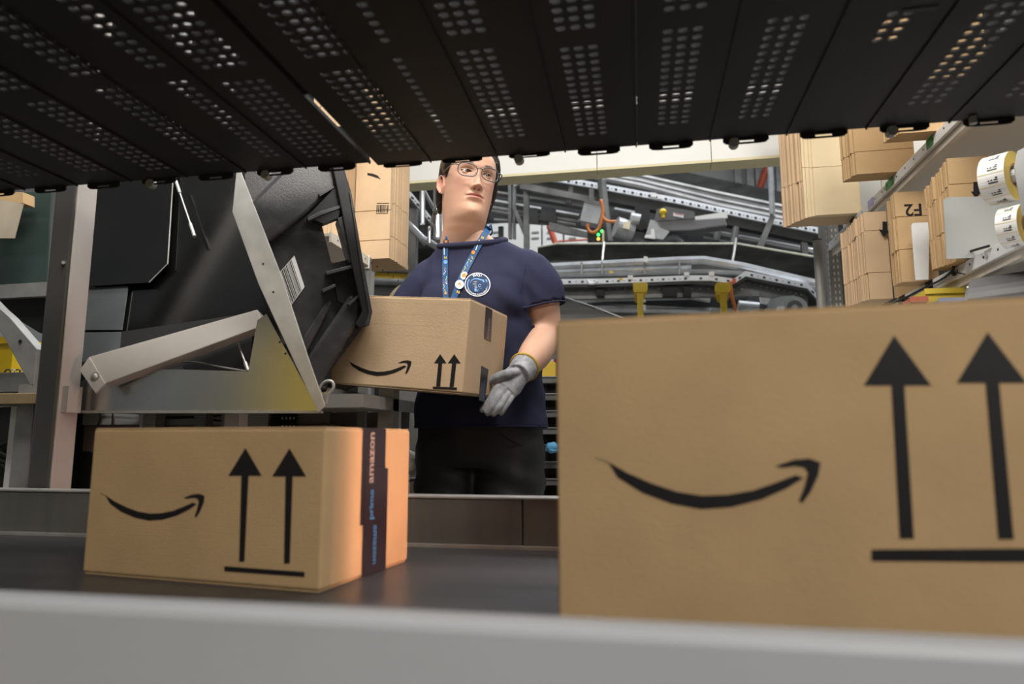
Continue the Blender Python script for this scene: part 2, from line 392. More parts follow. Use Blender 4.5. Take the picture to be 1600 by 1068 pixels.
# small box
rz = R(-8.0)
t, ex, ey, ez, c = carton('shipping_box', (-0.419, 0.873, BZ + 0.0014), rot(0, 0, rz), 0.416, 0.250, 0.2155,
    'smaller brown cardboard box with a dark tape band, standing on the black belt')
P = V((-0.419, 0.873, BZ)); n = -ey
marks(t, P, n, (156, 320, 770, 813), [arrow(383.7, 699.5, 357, 409, 743, 377.5, 388.5, 374, 382, 877), arrow(452.5, 700, 425.5, 478.5, 744, 446.5, 457.5, 444, 453, 880)],
      [(351, 884), (476, 893), (476, 901), (351, 892)])
for s, z0, z1, y0, y1 in ((1, 0.075, 0.2165, 0.096, 0.166), (2, 0.0015, 0.155, 0.104, 0.175)):
    mb = MB(); o = 0.0004 * s
    a = P + ex * o
    mb.prism([a + ey * y0 + ez * z0, a + ey * y1 + ez * z0, a + ey * y1 + ez * z1, a + ey * y0 + ez * z1], ex * 0.0004)
    if s == 1: # strip goes over the top edge
        mb.box(P + ez * 0.2168 + ey * (y0 + y1) / 2 - ex * 0.205, (0.408, y1 - y0, 0.0006), rot(0, 0, rz))
    mb.build('tape', TAPE, t)
text('lettering', 'amazon', P + ex * 0.0011 + ey * 0.129 + ez * 0.134, ez, -ey, 0.025, PALEINK, t, bold=0.01)
text('lettering', 'prime', P + ex * 0.0011 + ey * 0.131 + ez * 0.080, ez, -ey, 0.019, BLUEINK, t, bold=0.01)
text('lettering', 'amazon', P + ex * 0.0015 + ey * 0.133 + ez * 0.072, -ez, ey, 0.019, BLUEINK, t, bold=0.01)
# large box
rz = R(-6.3); Rm = rot(0, 0, rz); w = 0.54
e = Rm @ V((1, 0, 0)); fl = V((-0.087, 0.729, BZ))
t, ex, ey, ez, c = carton('shipping_box', fl + e * w + V((0, 0, 0.0014)), Rm, w, 0.26, 0.3265,
    'largest and nearest brown cardboard box on the belt, with a big black smile')
marks(t, fl, -ey, (930, 1282, 714, 795), [arrow(1397, 524, 1350, 1455, 602, 1393, 1413, 1406, 1428, 841), arrow(1543, 519, 1495, 1604, 598, 1540, 1561, 1560, 1584, 842)],
      [(1362, 858), (1641, 856), (1641, 878), (1362, 876)])
MB().box(fl + ex * w / 2 + ey * 0.13 + ez * 0.3278, (w - 0.01, 0.06, 0.0006), Rm).build('tape', TAPE, t)
# carried box
Rm = rot(0.013, 0.095, -0.148); fbr = V((-0.397, 1.52, 0.884))
t, ex, ey, ez, c = carton('shipping_box', fbr, Rm, 0.359, 0.256, 0.221, 'brown cardboard box carried by the person in the navy shirt, tilted above the bench', CARD2)
HB = dict(fbr=fbr, ex=ex, ey=ey, ez=ez, root=t)
marks(t, fbr, -ey, (540, 643, 562, 587), [arrow(688, 553, 678.5, 697.5, 567, 685, 691, 681.5, 688, 603), arrow(710, 553, 700, 719.5, 567, 706.5, 713, 702.5, 709, 604)],
      [(676.5, 603.5), (714, 605), (714, 609), (676.5, 607)])
for px in ([(759, 479), (769, 484), (767, 534), (756, 528)], [(752, 571), (763, 577), (757, 628), (748, 625)]):
    q = on_face(px, fbr, ex); mb = MB().prism([p + ex * 0.0007 for p in q], -ex * 0.0007); mb.build('tape', TAPE, t)
q = on_face([(760.2, 531), (763, 572)], fbr, ex)
text('lettering', 'amazon', on_face([(759, 529)], fbr, ex)[0] + ey * 0.014, ez, -ey, 0.017, PALEINK, t, depth=0.0012)
text('lettering', 'prime', on_face([(752, 622)], fbr, ex)[0] + ey * 0.014, ez, -ey, 0.02, BLUEINK, t, depth=0.0012)
for k, z in enumerate((0.205, 0.178, 0.152, 0.128)): # score creases across the carried box
    MB().box(fbr + ez * z - ex * 0.18 - ey * 0.00003, (0.30 - 0.02 * k, 0.0002, 0.0004), Rm).build('crease', CARD2, t)

# ------------------------------------------------------------------ left station: post, tipping chute, tote
def poly(px, Y, t=0.004): return MB().prism(*quadpx(px, Y, t))
def tilt(px, A, n): return [onP(x, y, A, n) for x, y in px]
# upright post
pb = onY(38, 762, 1.335); pt = onY(75, 310, 1.335)
t = thing('steel_post', (pb.x + 0.03, 1.36, 0), 'pale grey square steel post left of the tipping chute, behind the small box', 'post')
xl = pb.x + 0.001; w = onY(78, 762, 1.335).x - xl
MB().ends((xl, 1.335, 0), (xl + w, 1.385, 1.9)).build('post_shaded_side', POSTD, t, bevel=0.010, seg=3)  # front of the post, its shade put into a darker paint
MB().ends((xl + w + 0.0002, 1.333, 0), (xl + w + 0.004, 1.389, 1.9)).build('post_lit_side', POSTM, t, bevel=0.001)  # right side of the same post, painted paler as the lit face
MB().cyl(onY(99, 410, 1.336), onY(99, 410, 1.330), 0.004, 8).build('bolt', GALV, t)
MB().ends((xl - 0.03, 1.32, 0), (xl + w + 0.03, 1.40, 0.01)).build('foot_plate', POSTM, t)
POSTX = xl + w

# chute: sloping sheet, side plates and braces
t = thing('tipping_chute', (-0.75, 1.5, 0), 'dark polished sheet steel chute with a pale diagonal flange, holding the black tote', 'chute')
n1 = V((0, -1, 0.30)).normalized(); A1 = onY(300, 640, 1.405)
off = -n1 * 0.003
def sheet(px, dd=0.0, th=0.003): return MB().prism(tilt(px, A1 - n1 * dd, n1), -n1 * th)
sheet([(138, 262), (380, 240), (366, 331), (412, 470), (500, 645), (117, 645), (122, 560)], 0.03).build('chute_sheet', DARKST, t)
# front left plate with its pale cut edge
sheet([(141, 270), (272, 262), (262, 412), (233, 441), (134, 447)], 0.012).build('side_plate', DARKST, t)
e = tilt([(271, 270), (262, 412), (233, 441)], A1 - n1 * 0.010, n1)
MB().tube(e, 0.0016, 6).build('plate_edge', GALV, t)
MIDG = M('reflection_block_steel', (0.15, 0.165, 0.17), 0.4, metal=0.5, var=0.1)
sheet([(190, 518), (395, 488), (392, 580), (262, 582), (186, 555)], 0.022).build('opening_shade', BLACK, t)  # black sheet standing for the shade inside the chute opening
sheet([(134, 450), (200, 446), (190, 515), (131, 515)], 0.020).build('reflection_block_plate', MIDG, t)  # added plate that paints a bluish reflection seen in the sheet
sheet([(131, 519), (189, 518), (186, 556), (140, 560), (129, 566)], 0.020).build('reflection_block_plate', MIDG, t)
# lower apron
LOWM = M('apron_steel', (0.55, 0.56, 0.54), 0.24, metal=0.95, var=0.06, scale=6)
nv = V((0, -1, 0)); A2 = onY(300, 640, 1.402)
MB().prism(tilt([(118, 645), (122, 598), (160, 576), (285, 577), (388, 580), (402, 500), (416, 490), (500, 645)], A2, nv), V((0, 0.003, 0))).build('apron_plate', LOWM, t)
MB().prism(tilt([(118, 641), (498, 641), (499, 645), (117, 645)], A2 + nv * 0.004, nv), V((0, 0.02, 0))).build('apron_lip', GALV, t)
# curved inner edge above the apron
MB().tube(smooth_path(tilt([(258, 568), (300, 565), (345, 573), (388, 580)], A1, n1), 4), 0.002, 6).build('apron_rim', GALVD, t)
sheet([(160, 600), (286, 572), (279, 611), (238, 617), (163, 604)], -0.002, 0.008).build('stay_bar', GALVD, t)
# brace: broad channel bar and its bolted end plate
b = onY(145, 578, 1.365)
nb = V((0.1, -1, 0.25)).normalized()
MB().prism(tilt([(139, 557), (402, 483), (413, 508), (164, 599)], b, nb), -nb * 0.03).build('brace', POSTM, t, bevel=0.002)
MB().prism(tilt([(124, 578), (139, 557), (164, 599), (149, 614)], b + nb * 0.004, nb), -nb * 0.006).build('brace_end_plate', POSTM, t, bevel=0.001)
q = onP(148, 588, b + nb * 0.005, nb)
MB().ball(q, (0.0075, 0.005, 0.0075), 12, 8).build('bolt_head', GALV, t, smooth=True)
MB().cyl(q - nb * 0.002, q, 0.011, 14).build('washer', GALVD, t)
# brace foot joins the post
MB().ends((POSTX + 0.004, 1.34, 0.84), (POSTX + 0.02, 1.38, 0.90)).build('brace_bracket', POSTM, t)
# tension rods
for a, c in (((275, 283), (304, 369)), ((366, 521), (388, 579))):
    p0, p1 = [onP(x, y, A1 + n1 * 0.002, n1) for x, y in (a, c)]
    d = (p1 - p0)
    rod = MB().cyl(p0, p1, 0.0022, 8).build('tension_rod', GALV, t)
    for s0, s1 in ((0.0, 0.22), (0.78, 1.0)): MB().cyl(p0 + d * s0, p0 + d * s1, 0.0045, 8).build('end_fitting', GALV, rod)
# flange strip along the tote
nf = V((0.06, -1, 0.02)).normalized(); fA = onY(430, 470, 1.372)
fl = tilt([(372, 240), (377, 270), (440, 432), (482, 560), (508, 634), (497, 644), (462, 570), (404, 444), (363, 331)], fA, nf)
FLM = M('flange_steel', (0.56, 0.55, 0.52), 0.38, metal=0.35, var=0.10, scale=22, rvar=0.08)
fo = MB().prism(fl, -nf * 0.004).build('flange', FLM, t, bevel=0.0008)
for x, y in ((411, 412), (427, 456), (437, 534), (446, 552)):
    q = onP(x, y, fA + nf * 0.0003, nf); MB().cyl(q - nf * 0.001, q, 0.0026, 10).build('screw_hole', BLACK, fo)
# sticker
st = onP(140, 615, A1 - n1 * 0.0, n1)
lab = MB().prism(tilt([(119, 606), (142, 603), (158, 631), (131, 628)], A1 - n1 * 0.0065, n1), -n1 * 0.0006).build('maintenance_sticker', M('sticker_paper', (0.50, 0.50, 0.45), 0.5), t)
MB().prism(tilt([(119, 606), (142, 603), (146.5, 611), (122, 612.5)], A1 - n1 * 0.0055, n1), -n1 * 0.0006).build('sticker_header', M('sticker_green', (0.03, 0.25, 0.09), 0.5), lab)
for yy in (617, 622, 626):
    MB().prism(tilt([(126 + (yy - 614) * .35, yy), (148 + (yy - 614) * .45, yy + 0.5), (148.3 + (yy - 614) * .45, yy + 1.6), (126.3 + (yy - 614) * .35, yy + 1.1)], A1 - n1 * 0.0055, n1), -n1 * 0.0004).build('handwriting', INK, lab)
# latch at the foot of the flange
lp = smooth_path([onY(x, y, 1.40) for x, y in ((499, 642), (503, 628), (500, 607), (508, 596), (519, 596), (521, 606), (512, 618), (509, 632))], 4)
MB().tube(lp, 0.0035, 8).build('latch_hook', GALV, t, smooth=True)
MB().ball(onY(506, 607, 1.405), 0.008, 10, 8).build('latch_pin', BLACK, t, smooth=True)
# hidden carrying frame of the chute down to the floor
for x in (-1.05, -0.62):
    MB().ends((x - 0.02, 1.62, 0), (x + 0.02, 1.66, 0.95)).build('leg', GALVD, t)
MB().ends((-1.07, 1.43, 0.85), (-0.6, 1.66, 0.88)).build('carrying_bar', GALVD, t)

# black tote lying in the chute, opening towards the bench
Rr = onY(576, 508, 1.525)
cx_, cs_ = math.cos(YAW), math.sin(YAW)
camx = V((cx_, cs_, 0)); camz = V((-cs_ * math.cos(PIT), cx_ * math.cos(PIT), math.sin(PIT))); camy = camx.cross(camz) * -1
camy = V((cs_ * math.sin(PIT), -cx_ * math.sin(PIT), math.cos(PIT)))
def cv(x, y, z): return camx * x + camy * y + camz * z
eu = cv(70, -235, 15).normalized(); ev0 = cv(75, 88, 30).normalized()
nt_ = eu.cross(ev0).normalized()
if nt_.dot(camz) > 0: nt_ = -nt_
ev = (ev0 - nt_ * ev0.dot(nt_)).normalized()   # wall tapers: not square to the rim
t = thing('tote', Rr - eu * 0.2 - ev * 0.15 - nt_ * 0.2, 'black plastic tote tipped on its side in the chute, barcode label on its end wall', 'crate')
def tw(a, b, c=0): return Rr + eu * a + ev * b + nt_ * c    # a along the rim (0 lower end, negative upward), b towards opening, c outward
def wp(px, dd=0.0): return [onP(x, y, Rr + nt_ * dd, nt_) for x, y in px]
def tbox(px, d0, d1): return MB().prism(wp(px, d1), -nt_ * (d1 - d0))
WALLD = -0.03
# end wall built round the hand hole
hole = [(503, 352), (527, 341), (545, 405), (518, 412)]
for k, px in enumerate(([(378, 215), (520, 215), (527, 341), (503, 352), (478, 385), (408, 385), (385, 312)],
           [(408, 385), (478, 385), (503, 352), (518, 412), (490, 470), (452, 540), (432, 455)],
           [(518, 412), (545, 405), (575, 500), (486, 622), (452, 540), (490, 470)],
           [(527, 341), (520, 215), (545, 300), (562, 400), (545, 405)])):
    tbox(px, WALLD - 0.004, WALLD).build('end_wall', TOTEM, t)
RIBM = M('tote_rib_plastic', (0.055, 0.055, 0.057), 0.35, var=0.3, scale=20)
# raised side bands running to the rim (bright edges)
tbox([(388, 318), (482, 225), (530, 225), (528, 290), (478, 335), (408, 388)], WALLD, WALLD + 0.024).build('wall_band', TOTEM, t, bevel=0.009, seg=3)
tbox([(466, 580), (548, 458), (566, 470), (562, 500), (490, 622)], WALLD, WALLD + 0.026).build('wall_band', TOTEM, t, bevel=0.009, seg=3)
tbox([(462, 545), (512, 468), (520, 472), (472, 566)], WALLD, WALLD + 0.022).build('wall_rib', TOTEM, t, bevel=0.005, seg=3)
# rim: overhanging lip, the shade under it put into the black colour
RIMM = M('tote_rim_shaded_plastic', (0.008, 0.008, 0.0085), 0.45, var=0.3, scale=20, bump=0.1, bscale=200)
rim_out = [(512, 225), (526, 225), (549, 300), (566, 400), (582, 487), (577, 508), (562, 512), (556, 506), (566, 487), (548, 405), (534, 330)]
tbox(rim_out, WALLD, 0.022).build('rim', RIMM, t, bevel=0.002)
tbox([(545, 298), (549, 300), (566, 400), (582, 487), (577, 508), (570, 509), (576, 488), (561, 401)], 0.022, 0.026).build('rim_edge', M('tote_lit_edge_plastic', (0.035, 0.035, 0.037), 0.35, var=0.3, scale=20), t, bevel=0.0015)  # paler plastic paints the light on the rim's outer face
tbox([(480, 338), (524, 292), (536, 320), (528, 340), (505, 349)], WALLD, 0.006).build('rim_shade_piece', RIMM, t)  # gusset with its shadow put into the black plastic
tbox([(520, 428), (554, 414), (568, 488), (556, 505), (540, 476), (528, 470)], WALLD, -0.012).build('rim_shade_piece', RIMM, t)  # black slab painting the shaded recess between the ribs
# ribs between wall and rim lip
for px in ([(497, 302), (521, 289), (523, 293), (500, 307)], [(480, 340), (500, 330), (540, 318), (541, 322), (502, 336), (482, 345)],
           [(509, 424), (556, 412), (557, 417), (511, 429)], [(503, 452), (523, 443), (525, 447), (505, 457)], [(543, 474), (564, 456), (566, 460), (546, 478)]):
    tbox(px, WALLD, 0.012).build('rib', RIBM, t, bevel=0.001)
# hand grip bar
tbox([(527, 341), (538, 336), (556, 408), (546, 410)], WALLD - 0.02, 0.012).build('hand_grip', TOTEM, t, bevel=0.002)
# rest of the tote: floor and the two long walls, reaching back into the chute
deep = -nt_ * 0.34
for px in ([(380, 215), (520, 215), (520, 222), (384, 222)], [(486, 622), (566, 500), (560, 495), (482, 612)], [(383, 300), (389, 300), (490, 618), (484, 622)]):
    MB().prism(wp(px, WALLD - 0.004), deep).build('side_wall', TOTEM, t)
# barcode label
lq = [(429, 434), (460, 399), (476, 448), (448, 486)]
lp = wp(lq, WALLD + 0.0012); lab = MB().prism(lp, -nt_ * 0.0011).build('barcode_label', PAPER, t)
random.seed(3); a = 0.05
while a < 0.95:
    wdt = random.choice([0.012, 0.02, 0.03, 0.045])
    def L2(v_, u): return lp[0].lerp(lp[1], u).lerp(lp[3].lerp(lp[2], u), v_) + nt_ * 0.0004
    u0, u1 = a, min(a + wdt, 0.97)
    MB().prism([L2(0.02, u0 * .86), L2(0.98, u0 * .86), L2(0.98, u1 * .86), L2(0.02, u1 * .86)], -nt_ * 0.0003).build('barcode_line', INK, lab)
    a += wdt + random.choice([0.014, 0.022, 0.035])
    # lines run along the wall as in the label
frame = [(427, 432), (462, 393), (479, 450), (449, 491)]

# ------------------------------------------------------------------ bench behind the chute
bx = onY(515, 607, 1.50); bf = onX(652, 637, bx.x)
BT = bx.z; BX = bx.x; BYF = bf.y
t = thing('packing_bench', (BX - 0.5, 1.95, 0), 'grey steel edged packing bench under the carried box, left of the person', 'table')
UNDER = M('bench_underside', (0.26, 0.19, 0.10), 0.7, var=0.15)
MB().ends((BX - 1.0, 1.50, BT - 0.028), (BX - 0.004, BYF, BT)).build('bench_top', UNDER, t, bevel=0.002)
MB().ends((BX - 0.003, 1.497, BT - 0.034), (BX + 0.001, BYF, BT + 0.002)).build('edge_strip', M('bench_edge_steel', (0.33, 0.33, 0.33), 0.3, metal=0.7, var=0.3, scale=5, stretch=(1, 3, 0.1)), t)
MB().prism([onX(x, y, BX + 0.0016) for x, y in ((553, 614), (568, 617.5), (568, 627), (553, 624))], (-0.0005, 0, 0)).build('orange_sticker', M('orange_sticker', (0.62, 0.07, 0.015), 0.5), t)
for x, y in ((BX - 0.94, 1.60), (BX - 0.94, BYF - 0.06), (BX - 0.06, BYF - 0.06), (BX - 0.30, 1.60)):
    MB().ends((x - 0.02, y - 0.02, 0), (x + 0.02, y + 0.02, BT - 0.029)).build('leg', SHELFM, t)
MB().ends((BX - 0.96, BYF - 0.02, 0.12), (BX - 0.02, BYF - 0.012, BT - 0.03)).build('modesty_panel', M('panel_grey', (0.27, 0.26, 0.25), 0.6), t)
# holes of the underside bracket
MB().cyl(onX(597, 661, BX - 0.05), onX(597, 668, BX - 0.05), 0.006, 8).build('hook', BLACK, t)
# things lying under the bench
t2 = thing('waste_box', (BX - 0.24, 2.02, 0), 'open brown carton of crumpled packing paper under the bench', 'box')
c0 = V((BX - 0.24, 2.0, 0))
for s in (-1, 1):
    MB().ends((c0.x + s * 0.17 - 0.002, c0.y - 0.15, 0.003), (c0.x + s * 0.17 + 0.002, c0.y + 0.15, 0.74)).build('panel', CARD, t2)
    MB().ends((c0.x - 0.168, c0.y + s * 0.15 - 0.002, 0.003), (c0.x + 0.168, c0.y + s * 0.15 + 0.002, 0.74)).build('panel', CARD, t2)
MB().ends((c0.x - 0.168, c0.y - 0.148, 0.003), (c0.x + 0.168, c0.y + 0.148, 0.008)).build('panel', CARD, t2)
def crumple(name, c, r, mat, parent, seed):
    random.seed(seed); bm = bmesh.new(); bmesh.ops.create_icosphere(bm, subdivisions=3, radius=1)
    mb = MB(); sd = [V((random.uniform(-1, 1), random.uniform(-1, 1), random.uniform(-1, 1))).normalized() for _ in range(22)]
    vs = []
    for v_ in bm.verts:
        d = v_.co.normalized(); q = max(abs(d.dot(s_)) ** 6 for s_ in sd); vs.append(V(c) + V((d.x * r[0], d.y * r[1], d.z * r[2])) * (0.72 + 0.33 * q))
    mb.add(vs, [tuple(v_.index for v_ in f.verts) for f in bm.faces]); bm.free()
    return mb.build(name, mat, parent)
crumple('packing_paper', (c0.x + 0.02, c0.y - 0.02, 0.70), (0.15, 0.12, 0.13), M('kraft_paper', (0.42, 0.30, 0.18), 0.8), t2, 4)
# small steel stool frame with bags beside the person's legs
fx = onY(652, 740, 1.95)
t2 = thing('bag_holder', (fx.x - 0.08, 1.95, 0), 'small white wire frame with plastic bags beside the leg of the person', 'rack')
for dx in (-0.13, -0.005):
    for dy in (-0.06, 0.06): MB().cyl((fx.x + dx, 1.95 + dy, 0), (fx.x + dx, 1.95 + dy, 0.68), 0.004, 8).build('leg', WHITE, t2)
for z in (0.60, 0.66):
    MB().ends((fx.x - 0.134, 1.886, z), (fx.x - 0.001, 2.014, z + 0.006)).build('shelf_wire', GALVD, t2)
crumple('plastic_bag', (fx.x - 0.05, 1.95, 0.712), (0.06, 0.05, 0.045), PAPER, t2, 8)
MB().ball((fx.x - 0.045, 1.94, 0.757), (0.012, 0.012, 0.008), 8, 6).build('bag_tie', M('bag_yellow', (0.7, 0.62, 0.05), 0.5), t2)

# ------------------------------------------------------------------ far left, behind the post
t = thing('sorting_cabinet', (-1.45, 1.98, 0), 'grey steel cabinet with loose black cables in the gap below the chute', 'cabinet')
CY = 2.12
PG = M('cabinet_grey', (0.36, 0.355, 0.34), 0.5, var=0.06); PB = M('cabinet_brown', (0.20, 0.14, 0.13), 0.6, var=0.1)
def yb(px, Y, z=None): return onY(px[0], px[1], Y)
def ybox(px0, px1, Y, d): # box whose front is the pixel rectangle px0-px1 at depth Y
    a, b = onY(px0[0], px0[1], Y), onY(px1[0], px1[1], Y); return MB().ends((min(a.x, b.x), Y, min(a.z, b.z)), (max(a.x, b.x), Y + d, max(a.z, b.z)))
ybox((108, 640), (515, 662), CY, 0.05).build('top_panel', PG, t, bevel=0.002)
ybox((108, 663), (515, 706), CY + 0.01, 0.04).build('middle_panel', PB, t)
lo = ybox((108, 707), (515, 790), CY + 0.01, 0.04); lo.build('lower_panel', BLACK, t)
z0 = onY(200, 790, CY).z
MB().ends((onY(108, 790, CY).x, CY + 0.01, 0), (onY(515, 790, CY).x, CY + 0.05, z0 - 0.001)).build('plinth', PG, t)
ybox((380, 640), (416, 720), CY - 0.02, 0.018).build('upright', SHELFM, t)
mb = ybox((424, 646), (456, 720), CY - 0.02, 0.018); mb.build('perforated_strip', BLACK, t)
for i in range(4):
    for j in range(2): ybox((440 + i * 6, 651 + j * 13), (442.5 + i * 6, 655 + j * 13), CY - 0.022, 0.001).build('slot', GALV, t)
for pts in ([(155, 640), (157, 652), (153, 664)], [(176, 640), (176, 650), (175, 664)], [(258, 652), (258, 668)], [(120, 642), (240, 647), (262, 653), (310, 652), (345, 657), (380, 650)],
            [(255, 651), (330, 650), (378, 645)]):
    MB().tube(smooth_path([onY(x, y, CY - 0.012) for x, y in pts], 5), 0.003, 6).build('cable', BLACK, t)
t = thing('grey_table', (-1.75, 2.0, 0), 'grey slab table at the frame edge, left of the steel post', 'table')
TY = 1.85
ybox((-160, 585), (75, 612), TY, 0.5).build('table_top', GALVD, t, bevel=0.003)
ybox((-160, 613), (75, 624), TY + 0.02, 0.4).build('under_rail', UNDER, t)
zt = onY(0, 624, TY).z
for a, b in ((-150, -130), (27, 37)):
    p, q = onY(a, 700, TY), onY(b, 700, TY)
    MB().ends((p.x, TY + 0.02, 0), (q.x, TY + 0.06, zt)).build('leg', PG, t)
t = thing('black_cabinet', (-2.0, 1.95, 0), 'black cabinet standing under the grey table, cables hanging in front', 'cabinet')
p, q = onY(-140, 626, TY), onY(26, 626, TY)
MB().ends((p.x, TY + 0.05, 0.05), (q.x, TY + 0.42, p.z - 0.02)).build('body', BLACK, t, bevel=0.004)
MB().ends((p.x + 0.02, TY + 0.07, 0), (q.x - 0.02, TY + 0.40, 0.05)).build('plinth', BLACK, t)
for pts in ([(-10, 700), (10, 692), (24, 690), (27, 702), (25, 715), (10, 720)], [(-5, 705), (15, 715), (30, 730), (38, 735)], [(0, 725), (18, 735), (30, 748), (32, 765)], [(-10, 715), (8, 722), (25, 728)]):
    MB().tube(smooth_path([onY(x, y, TY + 0.035) for x, y in pts], 5), 0.007, 8).build('cable', BLACK, t, smooth=True)
t = thing('white_machine', (-1.9, 2.6, 0), 'white appliance front glimpsed between the black cabinet and the steel post', 'machine')
ybox((29, 650), (48, 745), 2.5, 0.2).build('body', WHITE, t, bevel=0.004)
ybox((28, 661), (48, 672), 2.492, 0.006).build('dark_band', BLACK, t)
q = onY(34, 690, 2.49); MB().ball(q, (0.010, 0.006, 0.020), 10, 8).build('eye_slot', BLACK, t)
zz = onY(30, 745, 2.5).z; a, b = onY(29, 700, 2.5), onY(48, 700, 2.5)
MB().ends((a.x, 2.5, 0), (b.x, 2.7, zz - 0.002)).build('base', SHELFM, t)
# yellow crate and grey strut above the table
zt2 = onY(0, 585, TY).z
a, b = onY(-60, 560, 2.0), onY(19, 560, 2.0)
t = thing('yellow_bin', ((a.x + b.x) / 2, 2.1, zt2), 'yellow plastic bin on the grey table at the frame edge', 'bin')
mb = MB(); 
zt3 = onY(0, 528, 2.0).z
for (x0, x1, y0, y1) in ((a.x, b.x, 2.0, 2.006), (a.x, b.x, 2.194, 2.2), (a.x, a.x + 0.006, 2.006, 2.194), (b.x - 0.006, b.x, 2.006, 2.194)): MB().ends((x0, y0, zt2 + 0.003), (x1, y1, zt3)).build('side', YELLOW, t)
MB().ends((a.x, 2.0, zt2 + 0.0005), (b.x, 2.2, zt2 + 0.003)).build('base', YELLOW, t)
MB().ends((a.x - 0.006, 1.994, zt3 - 0.02), (b.x + 0.006, 2.0, zt3 + 0.004)).build('rim', YELLOW, t)
t = thing('wire_coil', (onY(20, 580, 1.93).x, 1.93, zt2), 'small coil of black and white wire on the grey table beside the yellow bin', 'wire')
for k in range(4):
    c = onY(12 + k * 6, 580, 1.93); mb = MB()
    mb.tube([V((c.x + 0.012 * math.cos(q), 1.93 + 0.004 * k, zt2 + 0.014 + 0.012 * math.sin(q))) for q in [i * math.pi / 6 for i in range(12)]], 0.0022, 6, closed=True).build('loop', WHITE if k % 2 else BLACK, t)
t = thing('diagonal_strut', (-1.55, 1.6, 0), 'grey steel strut leaning behind the post at the frame edge', 'strut')
poly([(-60, 420), (-2, 480), (15, 495), (58, 545), (52, 605), (46, 600), (2, 520), (-60, 455)], 1.55, 0.03).build('strut_bar', GALVD, t, bevel=0.002)
MB().ends((onY(40, 600, 1.55).x - 0.02, 1.55, 0), (onY(56, 600, 1.55).x, 1.58, onY(50, 600, 1.55).z)).build('strut_foot', GALVD, t)
q = onY(32, 533, 1.549); MB().cyl(q, q + V((0, -0.002, 0)), 0.005, 8).build('bolt', BLACK, t)
t = thing('guard_panel', (-1.7, 1.75, 0), 'dark green smoked guard panel left of the post', 'panel')
poly([(-180, 300), (80, 300), (70, 455), (-180, 470)], 1.72, 0.006).build('pane', M('smoked_green', (0.035, 0.055, 0.05), 0.15, var=0.2, scale=3), t)
poly([(-180, 455), (75, 440), (72, 462), (-180, 475)], 1.70, 0.02).build('lower_rail', GALVD, t)
poly([(-180, 476), (70, 463), (62, 520), (30, 500), (-180, 560)], 1.74, 0.02).build('lower_plate', BLACK, t)
for x in (-120, 74): 
    q = onY(x, 560, 1.75); MB().ends((q.x - 0.012, 1.745, 0), (q.x + 0.012, 1.77, onY(x, 300, 1.75).z)).build('upright', GALVD, t)
t = thing('hung_carton', (-1.5, 1.6, 1.2), 'brown carton flap hanging above the green guard panel, at the frame edge', 'box')
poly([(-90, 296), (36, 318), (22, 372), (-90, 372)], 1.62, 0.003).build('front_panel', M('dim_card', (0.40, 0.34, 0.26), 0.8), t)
poly([(-90, 300), (36, 300), (36, 317), (-90, 317)], 1.65, 0.04).build('top_panel', CARD, t)

# unseen yellow barrier, added left of the viewer for its reflection in the chute
t = thing('reflection_barrier', (-1.57, -0.75, 0), 'unseen yellow barrier added on the aisle side for its reflection in the chute apron', 'barrier')
for x in (-1.95, -1.2): MB().ends((x - 0.05, -0.80, 0), (x + 0.05, -0.705, 1.35)).build('post', YELLOW, t, bevel=0.008)
for z in (0.45, 0.85, 1.2): MB().ends((-2.0, -0.70, z - 0.13), (-1.15, -0.66, z + 0.13)).build('guard_rail', YELLOW, t, bevel=0.01)

# ------------------------------------------------------------------ right: two-tier shelf rack with flattened boxes
SX = 0.81; SXR = 1.62; LZ, UZ = 1.214, 1.600; YA, YB = 0.95, 3.02
t = thing('shelf_rack', ((SX + SXR) / 2, 2.0, 0), 'grey steel two-tier shelf rack beside the aisle, holding flattened boxes and label rolls', 'rack')
RACK = t
DECK = M('deck_grey_paint', (0.64, 0.59, 0.51), 0.38, var=0.06, scale=3)
for z, nm in ((LZ, 'lower'), (UZ, 'upper')):
    sh = MB().ends((SX + 0.012, YA, z - 0.006), (SXR, YB, z)).build('shelf_deck', DECK, t)
    for (a, b) in ((YA, 1.745), (1.747, 2.35), (2.352, YB)):
        lp_ = MB().ends((SX, a, z - 0.026), (SX + 0.010, b, z + 0.005)).build('shelf_lip', SHELFM, sh, bevel=0.0015)
        y = a + 0.05
    y = YA + 0.05; mb = MB()
    while y < YB - 0.02: mb.cyl((SX - 0.0006, y, z - 0.008), (SX + 0.002, y, z - 0.008), 0.0032, 8); y += 0.068
    h = mb.build('lip_holes', BLACK, sh); h['kind'] = 'stuff'
    MB().ends((SX + 0.012, YA, z - 0.045), (SX + 0.03, YB, z - 0.0065)).build('stiffener', DECK, sh)
    for y in (1.2, 1.75, 2.35): MB().cyl((SX - 0.003, y - 0.02, z - 0.008), (SX, y - 0.02, z - 0.008), 0.006, 10).build('bolt', GALV, sh)
MB().ends((SX + 0.02, 2.86, UZ + 0.001), (SXR - 0.045, 2.868, UZ + 0.55)).build('bright_backing', WHITE, t)  # white sheet added for the bright wall showing behind the stacks
MB().ends((SX + 0.05, 2.50, UZ + 0.001), (SXR - 0.045, 2.508, UZ + 0.40)).build('bright_backing', WHITE, t)  # second added white sheet, for brightness between the bundles
